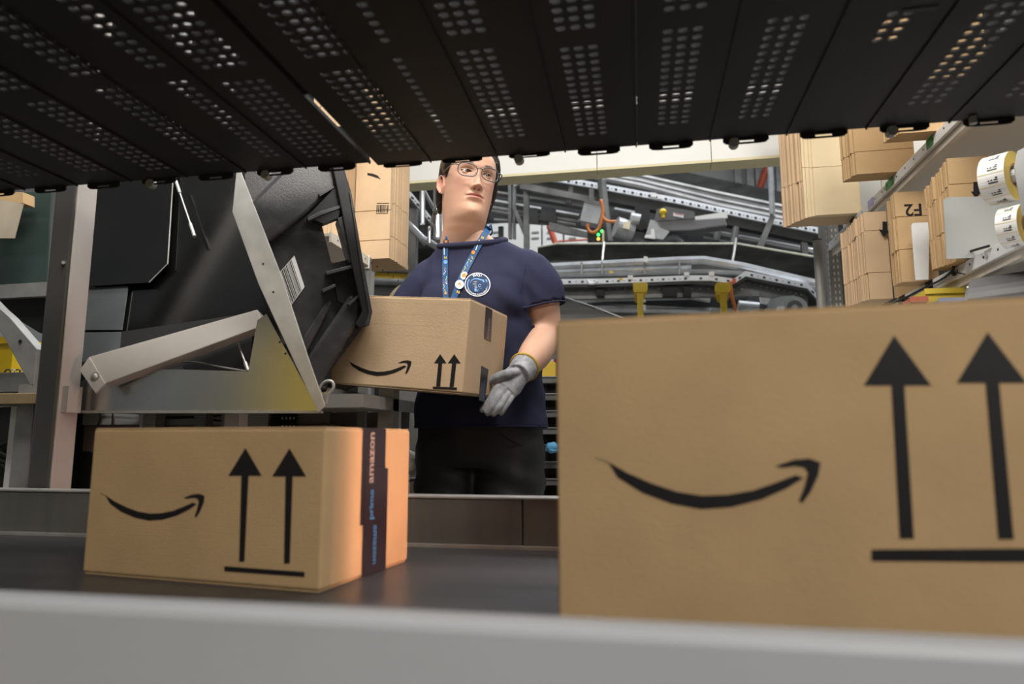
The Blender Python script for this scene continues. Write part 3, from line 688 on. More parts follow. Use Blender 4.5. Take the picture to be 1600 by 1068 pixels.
# tags on the lips
GREEN = M('green_tag', (0.02, 0.30, 0.06), 0.5); LILAC = M('lilac_tag', (0.36, 0.33, 0.62), 0.5)
def lip_tag(px0, px1, z, mat, txt=None, dark=True):
    a = onX(*px0, SX); b = onX(*px1, SX)
    g = MB().ends((SX - 0.0016, min(a.y, b.y), z - 0.021), (SX - 0.0002, max(a.y, b.y), z + 0.006)).build('tag', mat, t)
    if txt: text('lettering', txt, V((SX - 0.0018, max(a.y, b.y) - 0.004, z - 0.015)), (0, -1, 0), (0, 0, 1), 0.020, INK if not dark else PAPER, g)
lip_tag((1384, 285), (1395, 274), UZ, GREEN, 'F4', False); lip_tag((1447, 215), (1457, 207), UZ, GREEN, 'F3', False)
lip_tag((1356, 312), (1364, 304), UZ, LILAC); lip_tag((1328, 342), (1334, 334), UZ, BLACK)
lip_tag((1446, 446), (1457, 437), LZ, BLACK, 'F1'); lip_tag((1405, 469), (1414, 461), LZ, BLACK, 'F2')
# posts
for (x0, x1, y0, y1) in ((SX, SX + 0.045, YB, YB + 0.055), (SXR - 0.04, SXR, YB, YB + 0.055), (SXR - 0.04, SXR, YA - 0.05, YA - 0.001), (SX + 0.001, SX + 0.04, YA - 0.05, YA - 0.001)):
    p = MB().ends((x0, y0, 0), (x1, y1, 2.6 if y0 > 2 else UZ + 0.02)).build('upright', GALVD, t, bevel=0.002)
    if x0 == SX:
        mb = MB()
        for zz in range(52):
            z = 0.9 + zz * 0.027
            mb.ends((SX - 0.0006, YB + 0.012, z), (SX + 0.001, YB + 0.019, z + 0.014)); mb.ends((SX + 0.014, YB - 0.0008, z), (SX + 0.020, YB + 0.001, z + 0.014))
            mb.ends((SX + 0.030, YB - 0.0008, z), (SX + 0.036, YB + 0.001, z + 0.014))
        h = mb.build('upright_slots', WHITE, p); h['kind'] = 'stuff'  # white paints the bright background showing through the slots
# divider plates standing on the lower shelf
DIV = M('divider_grey', (0.34, 0.355, 0.345), 0.45, var=0.04)
a0 = onY(1477, 420, 1.79); d1 = [onY(x, y, 1.79) for x, y in ((1474, 312), (1480, 308), (1640, 304), (1640, 380), (1481, 424))]
for p in d1[-2:]: p.z = LZ + 0.002
MB().prism(d1, (0, 0.003, 0)).build('divider', DIV, t)
d2 = [onY(x, y, 2.02) for x, y in ((1424, 352), (1427, 348), (1452, 347), (1452, 450), (1432, 453))]
for p in d2[-2:]: p.z = LZ + 0.002
MB().prism(d2, (0, 0.003, 0)).build('divider', M('divider_white', (0.70, 0.71, 0.71), 0.45), t)
# roll holder bracket at the near end
bk = [onY(x, y, 1.47) for x, y in ((1585, 262), (1590, 236), (1650, 204), (1650, 365), (1602, 368))]; bk[-1].z = bk[-2].z = LZ + 0.0045
MB().prism(bk, (0, 0.003, 0)).build('roll_bracket', M('bracket_grey', (0.36, 0.37, 0.37), 0.45), t, bevel=0.001)
YELLOWP = M('yellow_liner', (0.70, 0.52, 0.13), 0.6, var=0.08, scale=30)
# big roll: axis along the shelf depth direction is slightly skewed; it hangs from the bracket peg
def roll2(cpx, Y, R0, wid, axis, label):
    c = onY(*cpx, Y); ax = V(axis).normalized(); up = V((0, 0, 1)); u = (up - ax * up.dot(ax)).normalized(); w_ = ax.cross(u)
    t2 = thing('label_roll', (c.x, c.y, c.z - R0), label, 'roll', 'label rolls at the near end of the shelf rack')
    n = 48; ri = R0 * 0.50
    P_ = lambda a, r_, s: c + (u * math.cos(a) + w_ * math.sin(a)) * r_ + ax * (s * wid)
    mb = MB()
    for i in range(n):
        for (r_, s) in ((R0, 0), (R0, 1), (ri, 1), (ri, 0)): mb.v.append(P_(2 * math.pi * i / n, r_, s))
    for i in range(n):
        j = (i + 1) % n
        for k in range(4): mb.f.append((i * 4 + k, j * 4 + k, j * 4 + (k + 1) % 4, i * 4 + (k + 1) % 4)); mb.m.append(0 if k == 0 else 1)
    mb.build('roll_body', [PAPER, YELLOWP], t2)
    mb = MB()
    for i in range(n):
        a, b = 2 * math.pi * i / n, 2 * math.pi * (i + 1) / n
        mb.add([P_(a, ri - .0005, .01), P_(b, ri - .0005, .01), P_(b, ri - .0005, .99), P_(a, ri - .0005, .99), P_(a, ri - .004, .01), P_(b, ri - .004, .01), P_(b, ri - .004, .99), P_(a, ri - .004, .99)],
               [(0, 1, 2, 3), (4, 5, 6, 7), (0, 1, 5, 4), (3, 2, 6, 7)])
    mb.build('core', CARD, t2)
    k = 12
    for i in range(k):
        q = 2 * math.pi * i / k
        rr = R0 + 0.0005
        for qa, xa, xb in ((0.12, .25, .62), (0.22, .25, .40), (0.22, .45, .52), (0.22, .56, .62), (0.30, .25, .34)):
            MB().add([P_(q + qa, rr, xa), P_(q + qa, rr, xb), P_(q + qa + .05, rr, xb), P_(q + qa + .05, rr, xa)], [(0, 1, 2, 3)]).build('print', INK, t2)
        MB().add([P_(q, rr, 0), P_(q, rr, 1), P_(q + .02, rr, 1), P_(q + .02, rr, 0)], [(0, 1, 2, 3)]).build('label_gap', YELLOWP, t2)
    return c, ax, u
c, ax, u = roll2((1586, 274), 1.56, 0.053, 0.050, (-0.68, 0.73, 0.04), 'roll of printed white labels on yellow liner, hung on the bracket above the grey divider')
MB().cyl(c - ax * 0.07, c + ax * 0.045, 0.014, 14).build('roll_peg', SHELFM, RACK)
roll2((1603, 350), 1.56, 0.044, 0.04, (-0.68, 0.73, 0.04), 'lower label roll half hidden behind the bracket, showing its pale yellow side')

# flattened boxes: each sheet a thing of its own
def flat_box(x0, x1, y, z0, z1, th, mat, label, group, folds=(0.26, 0.74), dz=0.0, jag=0):
    """one flattened box standing on edge in the plane y: two plies, creased into flap / wall / flap"""
    t2 = thing('flattened_box', ((x0 + x1) / 2, y + th / 2, z0), label, 'cardboard', group)
    H = z1 - z0; zs = [z0] + [z0 + H * f for f in folds] + [z1]
    for i in range(len(zs) - 1):
        nm = 'wall_panel' if 0 < i < len(zs) - 2 else 'flap'
        ox = random.uniform(-0.0025, 0.0025) if jag else 0
        mb = MB()
        mb.ends((x0 + ox, y, zs[i] + 0.001), (x1 + ox * .2, y + th * 0.46, zs[i + 1] - 0.001))
        mb.ends((x0 + ox + random.uniform(-.002, .002), y + th * 0.54, zs[i] + 0.001), (x1, y + th, zs[i + 1] - 0.001))
        o = mb.build(nm, [mat], t2)
    # crease web keeps the panels together
    MB().ends((x0 + 0.002, y + th * 0.2, z0 + 0.002), (x1 - 0.002, y + th * 0.8, z1 - 0.002)).build('crease_web', CARDE, t2)
    return t2
def stack(n, pl, xr, yfront, z0, ztop, th, mat, desc, group, spread=0.0, lift=0.0, folds=(0.26, 0.74), pb=None, first=None):
    out = []; xl = onY(pl, 300, yfront).x
    xgrow = (xl - onY(pb, 300, yfront + (n - 1) * th).x) / (n - 1) if pb else 0.001
    for i in range(n):
        y = yfront + i * (th + 0.0006)
        lab = (first if (i == 0 and first) else desc)
        x0 = xl - xgrow * i + random.uniform(-spread, spread); zt = ztop + (lift * i) + random.uniform(-spread, spread)
        out.append(flat_box(x0, xr + random.uniform(-spread, spread), y, z0 + 0.0008, zt, th, mat, lab, group, folds, jag=1))
    return out
random.seed(11)
US = UZ + 0.0045; LS = LZ + 0.0045
# upper shelf, far bundle: cream sheets in front, brown behind
stack(4, 1272, 0.822, 2.62, US, 2.05, 0.007, CARD3, 'cream flattened box in the bundle at the far end of the upper shelf', 'cream flattened boxes on the upper shelf', 0.003, 0.01,
      folds=(0.42, 0.85), pb=1256, first='broad bare cream flattened box, front of the bundle at the far upper shelf end')
stack(12, 1251, 0.83, 2.655, US, 2.10, 0.008, CARD2, 'brown flattened box behind the cream ones on the upper shelf', 'brown flattened boxes behind the cream bundle', 0.004, 0.004, folds=(0.30, 0.72), pb=1224)
# upper shelf, middle bundle
stack(8, 1339, 0.865, 2.22, US, 1.98, 0.008, CARD, 'brown flattened box in the middle bundle on the upper shelf', 'flattened boxes in the upper middle bundle', 0.003, 0.0, folds=(0.2, 0.8), pb=1318,
      first='front brown flattened box of the upper middle bundle, beside the cream bundle')
# upper shelf, near bundle
stack(7, 1412, 0.95, 1.93, US, 1.95, 0.008, CARD, 'brown flattened box in the nearest upper shelf bundle, under the overhead conveyor', 'flattened boxes in the nearest upper bundle', 0.003, 0.0, folds=(0.2, 0.8), pb=1388)
# lower shelf, far bundle
stack(15, 1345, 0.80, 2.30, LS, 1.505, 0.0085, CARD2, 'brown flattened box in the far bundle on the lower shelf, beside the upright', 'flattened boxes in the far lower bundle', 0.003, -0.002, folds=(0.30, 0.78), pb=1311,
      first='front flattened box of the far lower shelf bundle, its narrow face bare')
t2 = flat_box(0.80, 0.90, 2.29, LS, 1.53, 0.006, CARD, 'single flattened box printed with a black down arrow, between the two lower shelf bundles', 'single sheets on the lower shelf')
q = [onY(x, y, 2.2895) for x, y in ((1379, 346), (1386, 346), (1386, 360), (1390, 361), (1381, 370), (1373, 358), (1379, 359))]
MB().prism(q, (0, 0.0004, 0)).build('arrow_mark', INK, t2)
# lower shelf, middle bundle F2
fb = stack(7, 1396, 0.84, 2.06, LS, 1.487, 0.0085, CARD, 'brown flattened box behind the printed one in the middle lower shelf bundle', 'flattened boxes in the middle lower bundle', 0.0025, -0.002, folds=(0.36, 0.72), pb=1386,
      first='front flattened box of the middle lower shelf bundle, printed F2 upside down')
p = onY(1441, 318, 2.0595); text('lettering', 'F2', p, (-1, 0, 0), (0, 0, -1), 0.050, INK, fb[0], depth=-0.0004, bold=0.02)
# lower shelf, near bundle
fb = stack(11, 1484, 0.96, 1.835, LS, 1.488, 0.0085, CARD, 'brown flattened box behind the arrow-printed one in the near lower shelf bundle', 'flattened boxes in the near lower bundle', 0.003, -0.0045, folds=(0.34, 0.74), pb=1448,
      first='near lower shelf flattened box with a black down arrow above the grey divider')
q = [onY(x, y, 1.8345) for x, y in ((1521, 284), (1530, 284), (1530, 299), (1534, 299), (1525, 310), (1517, 299), (1521, 299))]
MB().prism(q, (0, 0.0004, 0)).build('arrow_mark', INK, fb[0])

# cable tied along the lower lip
pts = [onX(x, y, SX - 0.006) for x, y in ((1384, 478), (1412, 466), (1440, 452), (1470, 437), (1486, 425), (1490, 418), (1488, 408), (1500, 398), (1524, 390), (1545, 384))]
t = MB().tube(smooth_path(pts, 6), 0.0032, 8).build('cable', BLACK, smooth=True); tag(t, 'black cable tied along the lip of the lower shelf', 'cable')
for a, b in (((1490, 424), (1507, 428)), ((1416, 466), (1434, 467))):
    p = onX(*a, SX - 0.006); q = onX(*b, SX - 0.012)
    MB().tube([p, (p + q) / 2 + V((0, 0, -.001)), q], 0.0018, 6).build('cable_tie', BLACK, t); MB().ball(p + V((0, 0, -0.006)), 0.006, 8, 6).build('tie_head', BLACK, t)

# under the lower shelf: yellow bin, red and blue objects, dark motor drum
def hangbox(name, px0, px1, Y, d, mat, label, cat):
    a, b = onY(*px0, Y), onY(*px1, Y)
    t2 = thing(name, ((a.x + b.x) / 2, Y + d / 2, min(a.z, b.z)), label, cat); return t2, a, b
zb = 1.0
t = thing('side_bench', (1.2, 1.9, 0), 'grey bench under the shelf rack, mostly hidden by the nearest box', 'table')
MB().ends((0.60, 1.30, zb - 0.03), (1.56, 2.60, zb)).build('bench_top', SHELFM, t, bevel=0.002)
for x in (0.64, 1.52):
    for y in (1.34, 2.56): MB().ends((x - 0.02, y - 0.02, 0), (x + 0.02, y + 0.02, zb - 0.0305)).build('leg', GALVD, t)
def ubox(name, px0, px1, Y, d, mat, label, cat, extra=None):
    a, b = onY(*px0, Y), onY(*px1, Y); x0, x1 = sorted((a.x, b.x)); z1 = max(a.z, b.z)
    t2 = thing(name, ((x0 + x1) / 2, Y + d / 2, zb), label, cat)
    w_ = 0.004
    MB().ends((x0, Y, zb + 0.0005), (x1, Y + w_, z1)).build('front_side', mat, t2); MB().ends((x0, Y + d - w_, zb + 0.0005), (x1, Y + d, z1)).build('rear_side', mat, t2)
    MB().ends((x0, Y + w_, zb + 0.0005), (x0 + w_, Y + d - w_, z1)).build('end_side', mat, t2); MB().ends((x1 - w_, Y + w_, zb + 0.0005), (x1, Y + d - w_, z1)).build('end_side', mat, t2)
    MB().ends((x0 + w_, Y + w_, zb + 0.0005), (x1 - w_, Y + d - w_, zb + 0.004)).build('base', mat, t2)
    MB().ends((x0 - 0.004, Y - 0.004, z1 - 0.012), (x1 + 0.004, Y - 0.0005, z1 + 0.002)).build('rim', mat, t2)
    return t2
ubox('yellow_bin', (1448, 470), (1508, 450), 1.90, 0.10, M('soft_yellow', (0.60, 0.45, 0.05), 0.5, var=0.15), 'yellow picking bin on the bench under the lower shelf', 'bin')
ubox('blue_box', (1470, 480), (1502, 466), 1.66, 0.08, M('soft_blue', (0.22, 0.26, 0.40), 0.5), 'small blue-grey box in front of the yellow bin under the shelf', 'box')
ubox('red_box', (1425, 482), (1447, 464), 1.86, 0.06, M('soft_red', (0.45, 0.13, 0.08), 0.5), 'small red box left of the yellow bin under the shelf', 'box')
c = onY(1572, 436, 1.72)
t = thing('motor_drum', (c.x, c.y, zb), 'dark grey motor drum under the near end of the lower shelf', 'motor')
DRUM = M('drum_grey', (0.11, 0.105, 0.105), 0.45, var=0.2, scale=8)
ax = V((-0.75, 0.6, 0.0)).normalized(); rd = 0.072; c = V((c.x + 0.02, c.y, zb + 0.0145 + rd))
MB().cyl(c - ax * 0.14, c + ax * 0.08, rd, 32).build('drum', DRUM, t)
MB().cyl(c + ax * 0.0805, c + ax * 0.09, rd * 0.8, 28).build('end_cap', DRUM, t)
for k in range(6): 
    q = k * 1.05 + 0.3; u_ = V((0, 0, 1)); w_ = ax.cross(u_)
    p = c + (u_ * math.cos(q) + w_ * math.sin(q)) * rd * 0.85; MB().cyl(p + ax * 0.081, p + ax * 0.086, 0.004, 8).build('screw', GALV, t)
MB().ends((c.x - 0.08, c.y - 0.05, zb + 0.0005), (c.x + 0.10, c.y + 0.05, zb + 0.014)).build('cradle', GALVD, t)

# grey tube standing in front of the rack upright
a = onY(1275, 376, 2.9); t = thing('grey_tube_post', (a.x, 2.9, 0), 'slim grey tube post standing left of the slotted rack upright', 'post')
MB().cyl((a.x + 0.004, 2.9, 0.004), (a.x + 0.004, 2.9, a.z), 0.017, 16).build('tube', GALVD, t, smooth=False); MB().ends((a.x - 0.04, 2.86, 0), (a.x + 0.045, 2.94, 0.004)).build('foot', GALVD, t)
MB().cyl((a.x + 0.004, 2.9, a.z + 0.0003), (a.x + 0.004, 2.9, a.z + 0.004), 0.018, 16).build('cap', BLACK, t)

# white fascia beam between the racks, in three panels
BYY = 3.02; bz = lambda px, py: onY(px, py, BYY).z
bt = thing('white_fascia', (-0.2, BYY, 1.98), 'long white boxed fascia spanning above the station behind the head of the person', 'fascia')
xs = [onY(560, 288, BYY).x, onY(933, 265, BYY).x, onY(1112, 255, BYY).x, onY(1300, 247, BYY).x]
zl = 0.5 * (bz(640, 282) + bz(1210, 248))
for i in range(3):
    pn = MB().ends((xs[i] + 0.0012, BYY, zl + 0.006), (xs[i + 1] - 0.0012, BYY + 0.10, zl + 0.34)).build('fascia_panel', WHITE, bt, bevel=0.0015)
    MB().ends((xs[i] + 0.0012, BYY - 0.002, zl - 0.006), (xs[i + 1] - 0.0012, BYY + 0.102, zl + 0.0055)).build('edge_profile', CREAM, pn)
for x in (xs[0] + 0.02, xs[3] - 0.02): MB().ends((x - 0.02, BYY + 0.104, 0), (x + 0.02, BYY + 0.14, zl + 0.34)).build('support_post', GALVD, bt)

# left rack: shelf with a bundle of flattened boxes
LX = -0.83
a = onX(505, 352, LX); b = onX(576, 409, LX); lz = 0.5 * (a.z + b.z)
t = thing('left_shelf', (LX - 0.3, 1.9, 0), 'cream shelf end seen through the hand hole of the tote, under the bundle', 'rack')
LSY1 = b.y
sh = MB().ends((LX - 0.55, 1.72, lz - 0.004), (LX - 0.008, LSY1, lz + 0.004)).build('shelf_deck', DECK, t)
MB().ends((LX - 0.008, 1.72, lz - 0.022), (LX, LSY1, lz + 0.008)).build('shelf_lip', M('lip_cream', (0.66, 0.62, 0.52), 0.45), sh, bevel=0.001)
mb = MB()
for k in range(14): mb.cyl((LX - 0.001, 1.76 + k * 0.05, lz - 0.006), (LX + 0.0006, 1.76 + k * 0.05, lz - 0.006), 0.003, 8)
mb.build('lip_holes', BLACK, sh)['kind'] = 'stuff'
MB().ends((LX - 0.03, LSY1 + 0.0005, lz - 0.03), (LX + 0.002, LSY1 + 0.004, lz + 0.012)).build('end_cap', WHITE, t)
for x, y in ((LX - 0.53, 1.74), (LX - 0.53, LSY1 - 0.02)): MB().ends((x - 0.02, y - 0.02, 0), (x + 0.02, y + 0.02, 2.3)).build('upright', GALVD, t)
for y in (LSY1 + 0.006,): MB().ends((LX - 0.025, y, 0), (LX - 0.001, y + 0.02, lz + 0.01)).build('upright', GALVD, t)
# big pale bundle: outer wrap printed with smile and barcode; faces
fz = lz + 0.009
fy = 2.02
fb0 = onY(553, 385, fy); fb1 = onY(608, 387, fy); ft = 1.95
x0, x1 = fb0.x, fb1.x
bund = []
big = thing('flattened_box', ((x0 + x1) / 2, fy, fz), 'front pale flattened box of the left shelf bundle, with barcode and part of a smile', 'cardboard', 'flattened boxes on the left shelf')
Hh = ft - fz
for (za, zb_, nm) in ((0, 0.115, 'flap'), (0.117, 0.30, 'flap'), (0.302, 1.0, 'wall_panel')):
    MB().ends((x0, fy, fz + Hh * za * 0.9 + 0.0006), (x1, fy + 0.009, fz + Hh * (zb_ * 0.9 if zb_ < 1 else 1) - 0.001)).build(nm, CARD2, big)
MB().ends((x0 + 0.002, fy + 0.002, fz + 0.003), (x1 - 0.002, fy + 0.007, ft - 0.003)).build('crease_web', CARDE, big)
dq = lambda L: [onY(x, y, fy - 0.0004) for x, y in L]
MB().prism(dq([(574, 270), (582, 271), (590, 274), (595, 280), (588, 277.5), (580, 275), (574, 273.5)]), (0, 0.0004, 0)).build('smile_mark', INK, big)
for L in ([(589, 317), (608, 317), (608, 318), (589, 318)], [(587, 333), (606, 333), (606, 334), (587, 334)]): MB().prism(dq(L), (0, 0.0004, 0)).build('barcode_rule', INK, big)
xq = 588.0
random.seed(5)
while xq < 606:
    w_ = random.choice([0.6, 1.0, 1.6]); MB().prism(dq([(xq + .6, 320), (xq + w_ + .6, 320), (xq + w_, 332), (xq, 332)]), (0, 0.0004, 0)).build('barcode_line', INK, big); xq += w_ + random.choice([0.7, 1.1])
for i in range(16):
    y = fy + 0.0105 + i * 0.0098
    flat_box(x0 + random.uniform(-.003, .003), x1 + 0.004 + random.uniform(-.004, .004), y, fz + 0.0006, ft + random.uniform(-.01, .01), 0.009, CARD2,
             'pale flattened box behind the barcoded one in the left shelf bundle', 'flattened boxes on the left shelf', (0.13, 0.32), jag=1)
# leaning sheets to the left of the bundle
for i in range(7):
    fr = flat_box(x0 - 0.012 - 0.016 * (i + 1), x0 - 0.004 - 0.016 * i, fy - 0.11 + 0.006 * i, fz + 0.0006, ft + 0.02, 0.13, CARD2, 'pale flattened box standing sideways left of the barcoded bundle', 'sideways flattened boxes on the left shelf', (0.25, 0.8), jag=1)

# cream drum behind the carried box
a = onY(603, 462, 2.3); b = onY(640, 445, 2.3)
t = thing('cream_drum', (b.x, 2.36, 0), 'cream round drum on a stand behind the carried box, left of the person', 'drum')
MB().cyl((b.x, 2.30, b.z - 0.075), (b.x, 2.44, b.z - 0.075), 0.085, 36).build('drum_body', M('cream_plastic', (0.78, 0.70, 0.50), 0.5), t)
MB().cyl((b.x, 2.292, b.z - 0.075), (b.x, 2.2995, b.z - 0.075), 0.06, 30).build('end_face', M('cream_plastic', (0.78, 0.70, 0.50), 0.5), t)
MB().ends((b.x - 0.06, 2.32, 0), (b.x + 0.06, 2.42, b.z - 0.158)).build('stand', GALVD, t)

# ------------------------------------------------------------------ far background: mezzanine conveyors
NET = M('black_net', (0.026, 0.026, 0.025), 0.8, var=0.5, scale=5, bump=0.3, bscale=90, stretch=(1, 1, 3), spec=0.2)
NETL = M('grey_net', (0.10, 0.10, 0.097), 0.8, var=0.5, scale=8, bump=0.3, bscale=60, stretch=(0.3, 1, 2), spec=0.2)
DKF = M('dark_frame_steel', (0.030, 0.030, 0.030), 0.5, metal=0.3, var=0.3, scale=6)
MIDS = M('mid_grey_steel', (0.17, 0.17, 0.165), 0.45, metal=0.4, var=0.35, scale=6)
SILV = M('silver_roller', (0.55, 0.56, 0.57), 0.32, metal=0.7, var=0.2, scale=9)
SLOT = M('slotted_rail_paint', (0.80, 0.83, 0.88), 0.4, var=0.06)
MOT = M('motor_grey', (0.10, 0.10, 0.105), 0.5, var=0.15); MOTL = M('motor_pale', (0.34, 0.35, 0.36), 0.45, metal=0.3, var=0.15)
def pts(L, Y): return [onY(x, y, Y) for x, y in L]
def bar(L, Y, r, mat, name, parent, n=8): return MB().tube(pts(L, Y), r, n).build(name, mat, parent)
def slab(L, Y, d, mat, name, parent): return MB().prism(pts(L, Y), (0, d, 0)).build(name, mat, parent)
def ribbon(top, hpx, Y, d): # band following a polyline, hpx tall in photo pixels
    mb = MB()
    for (a, b) in zip(top[:-1], top[1:]): mb.prism(pts([a, b, (b[0], b[1] + hpx), (a[0], a[1] + hpx)], Y), (0, d, 0))
    return mb
def rail(top, hpx, Y, parent, step=12, d=0.06):
    ribbon(top, hpx, Y, d).build('slotted_rail', SLOT, parent)
    mb = MB(); mb2 = MB()
    for (a, b) in zip(top[:-1], top[1:]):
        L = math.hypot(b[0] - a[0], b[1] - a[1]); k = max(1, int(L / step))
        for i in range(k):
            q = (i + 0.5) / k; x = a[0] + (b[0] - a[0]) * q; y = a[1] + (b[1] - a[1]) * q; sl = (b[1] - a[1]) / L
            mb.prism(pts([(x - 2, y + hpx * .4 - 2 * sl), (x + 2, y + hpx * .4 + 2 * sl), (x + 2, y + hpx * .75 + 2 * sl), (x - 2, y + hpx * .75 - 2 * sl)], Y - 0.004), (0, 0.006, 0))
            if k > 2 and i < k - 1:
                x += (b[0] - a[0]) / k / 2; y += (b[1] - a[1]) / k / 2
                mb2.prism(pts([(x - 1, y + hpx * .5), (x + 1, y + hpx * .5), (x + 1, y + hpx * .62), (x - 1, y + hpx * .62)], Y - 0.003), (0, 0.004, 0))
    mb.build('rail_slots', BLACK, parent)['kind'] = 'stuff'; mb2.build('rail_pips', MIDS, parent)['kind'] = 'stuff'
def legs(Y, xs_, parent, mat=MIDS, d=0.05):
    for (x, y) in xs_:
        p = onY(x, y, Y); MB().ends((p.x - d / 2, Y + 0.07, 0), (p.x + d / 2, Y + 0.07 + d, p.z)).build('leg', mat, parent)

# dark backdrop added for the mass of conveyors, hiding the bright wall
PY = 9.2
struct('wall_backdrop', MB().prism(pts([(380, 270), (700, 255), (960, 262), (1040, 262), (1130, 281), (1225, 300), (1500, 340), (1500, 700), (380, 700)], PY), (0, 0.05, 0)), NET)
# hall posts and red brace before the pale back wall
for i, (x, lab) in enumerate(((1153, 'leftmost'), (1172, 'second'), (1186, 'third'), (1218, 'rightmost'))):
    p = onY(x, 270, 10.2); o = MB().ends((p.x - 0.05, 10.2, 0), (p.x + 0.05, 10.3, 6.0)).build('hall_post', MIDS); tag(o, 'dark hall post before the pale back wall, %s of four under the white fascia' % lab, 'post', 'hall posts')
p, q = onY(1212, 222, 10.05), onY(1178, 320, 10.25); q = p + (q - p) * 3.6; p = p + (p - q) * 0.12
t = MB().cyl(p, q, 0.05, 10).build('red_brace', M('red_paint', (0.45, 0.07, 0.03), 0.5)); tag(t, 'red diagonal pipe brace below the white fascia at its right end', 'pipe')
t = thing('hanging_sign', onY(1147, 262, 8.8), 'small white plate hanging left of the dark hall posts', 'sign')
slab([(1140, 252), (1150, 252), (1150, 263), (1137, 264)], 8.8, 0.03, WHITE, 'plate', t); MB().cyl(onY(1146, 252, 8.81), V((onY(1146, 252, 8.81).x, 8.81, 6.0)), 0.01, 6).build('hanger', DKF, t)

# A: upper inclined conveyor
t = thing('inclined_conveyor', onY(1050, 320, 6.0), 'upper inclined conveyor with a white slotted rail, descending to the right behind the person', 'conveyor'); UPC = t
UY = 6.0
# net guard with scalloped top
scal = [(800, 262)]
for k in range(12):
    x = 960 + k * 28; y = 262 if x < 1040 else 262 + (x - 1040) * 0.205
    scal += [(x, y), (x + 14, y + 4.5)]
scal += [(1300, 320), (1300, 352), (1180, 332), (1000, 300), (800, 275)]
slab(scal, UY + 0.5, 0.02, NET, 'guard_net', t)
for k, dy in enumerate((0, 8, 15, 21, 27)):
    bar([(900, 262 + dy * .35), (1000, 276 + dy * .55), (1120, 303 + dy * .7), (1290, 338 + dy * .7)], UY + 0.40 - k * 0.06, 0.020 if k % 2 else 0.032, DKF if k % 2 else MIDS, 'roller_tube', t)
slab([(770, 262), (1000, 280), (1290, 340), (1290, 362), (1000, 312), (770, 285)], UY + 0.45, 0.02, DKF, 'bed_plate', t)
rail([(846, 270), (943, 287), (1060, 309), (1200, 339), (1292, 358)], 9, UY, t)
ribbon([(820, 277), (943, 298), (1060, 320), (1200, 349), (1292, 368)], 15, UY + 0.03, 0.10).build('side_channel', DKF, t)
slab([(812, 284), (930, 308), (930, 317), (812, 294)], UY - 0.05, 0.05, MIDS, 'side_channel', t)
for x, y in ((893, 292), (1150, 355), (1123, 350)): bar([(x, y), (x - 4, y + 26)], UY + 0.05, 0.03, MIDS, 'stay', t)
for (x, y) in ((1017, 300), (1027, 303)): slab([(x, y), (x + 8, y + 1), (x + 8, y + 8), (x, y + 7)], UY - 0.02, 0.018, PAPER, 'clip', t)
# hangers
bar([(943, 255), (943, 300)], UY - 0.06, 0.018, SILV, 'hanger_rod', t)
bar([(940, 283), (945, 330), (951, 378)], UY - 0.08, 0.040, MIDS, 'hanger_post', t)
bar([(1203, 250), (1207, 335)], UY - 0.06, 0.024, SILV, 'hanger_rod', t)
slab([(1204, 335), (1212, 337), (1192, 388), (1182, 386)], UY - 0.06, 0.04, MIDS, 'brace', t)
legs(UY, [(820, 285), (1260, 372)], t)

# B: return run under it: rails, beams, posts at the left
t = thing('return_conveyor', onY(850, 340, 6.6), 'dark return conveyor run of grey bars directly behind the shoulder of the person', 'conveyor')
BY = 6.5
for k, (a, b, r, m) in enumerate((((765, 314), (905, 338), .028, MIDS), ((765, 323), (905, 345), .02, SILV), ((768, 330), (900, 352), .028, MIDS), ((772, 344), (880, 350), .022, MIDS), ((765, 300), (920, 326), .026, MIDS),
                                 ((1000, 345), (1290, 400), .03, MIDS), ((1060, 352), (1290, 394), .02, SILV), ((1100, 368), (1285, 402), .024, SILV), ((960, 328), (1010, 338), .03, SILV), ((965, 342), (1000, 348), .03, SILV))):
    bar([a, b], BY + 0.02 * k, r, m, 'bar', t)
slab([(765, 296), (1300, 372), (1300, 420), (932, 392), (932, 362), (860, 347), (765, 343)], BY + 0.35, 0.03, DKF, 'back_plate', t)
slab([(858, 346), (918, 362), (918, 370), (880, 364), (858, 358)], BY - 0.1, 0.05, MIDS, 'side_channel', t)
for (x0, x1) in ((794, 799), (801, 805)): slab([(x0, 280), (x1, 280), (x1, 372), (x0, 372)], BY - 0.15, 0.05, MIDS, 'post', t)
slab([(799, 322), (805, 322), (824, 364), (818, 368)], BY - 0.16, 0.04, MIDS, 'brace', t)
slab([(794, 270), (801, 268), (809, 288), (803, 292)], BY - 0.16, 0.04, SILV, 'gusset', t)
for x in (818, 846): 
    slab([(x, 322), (x + 22, 325), (x + 24, 346), (x - 2, 343)], BY - 0.05, 0.12, DKF, 'idler_box', t)
legs(BY + 0.2, [(780, 350), (1280, 410)], t, DKF)

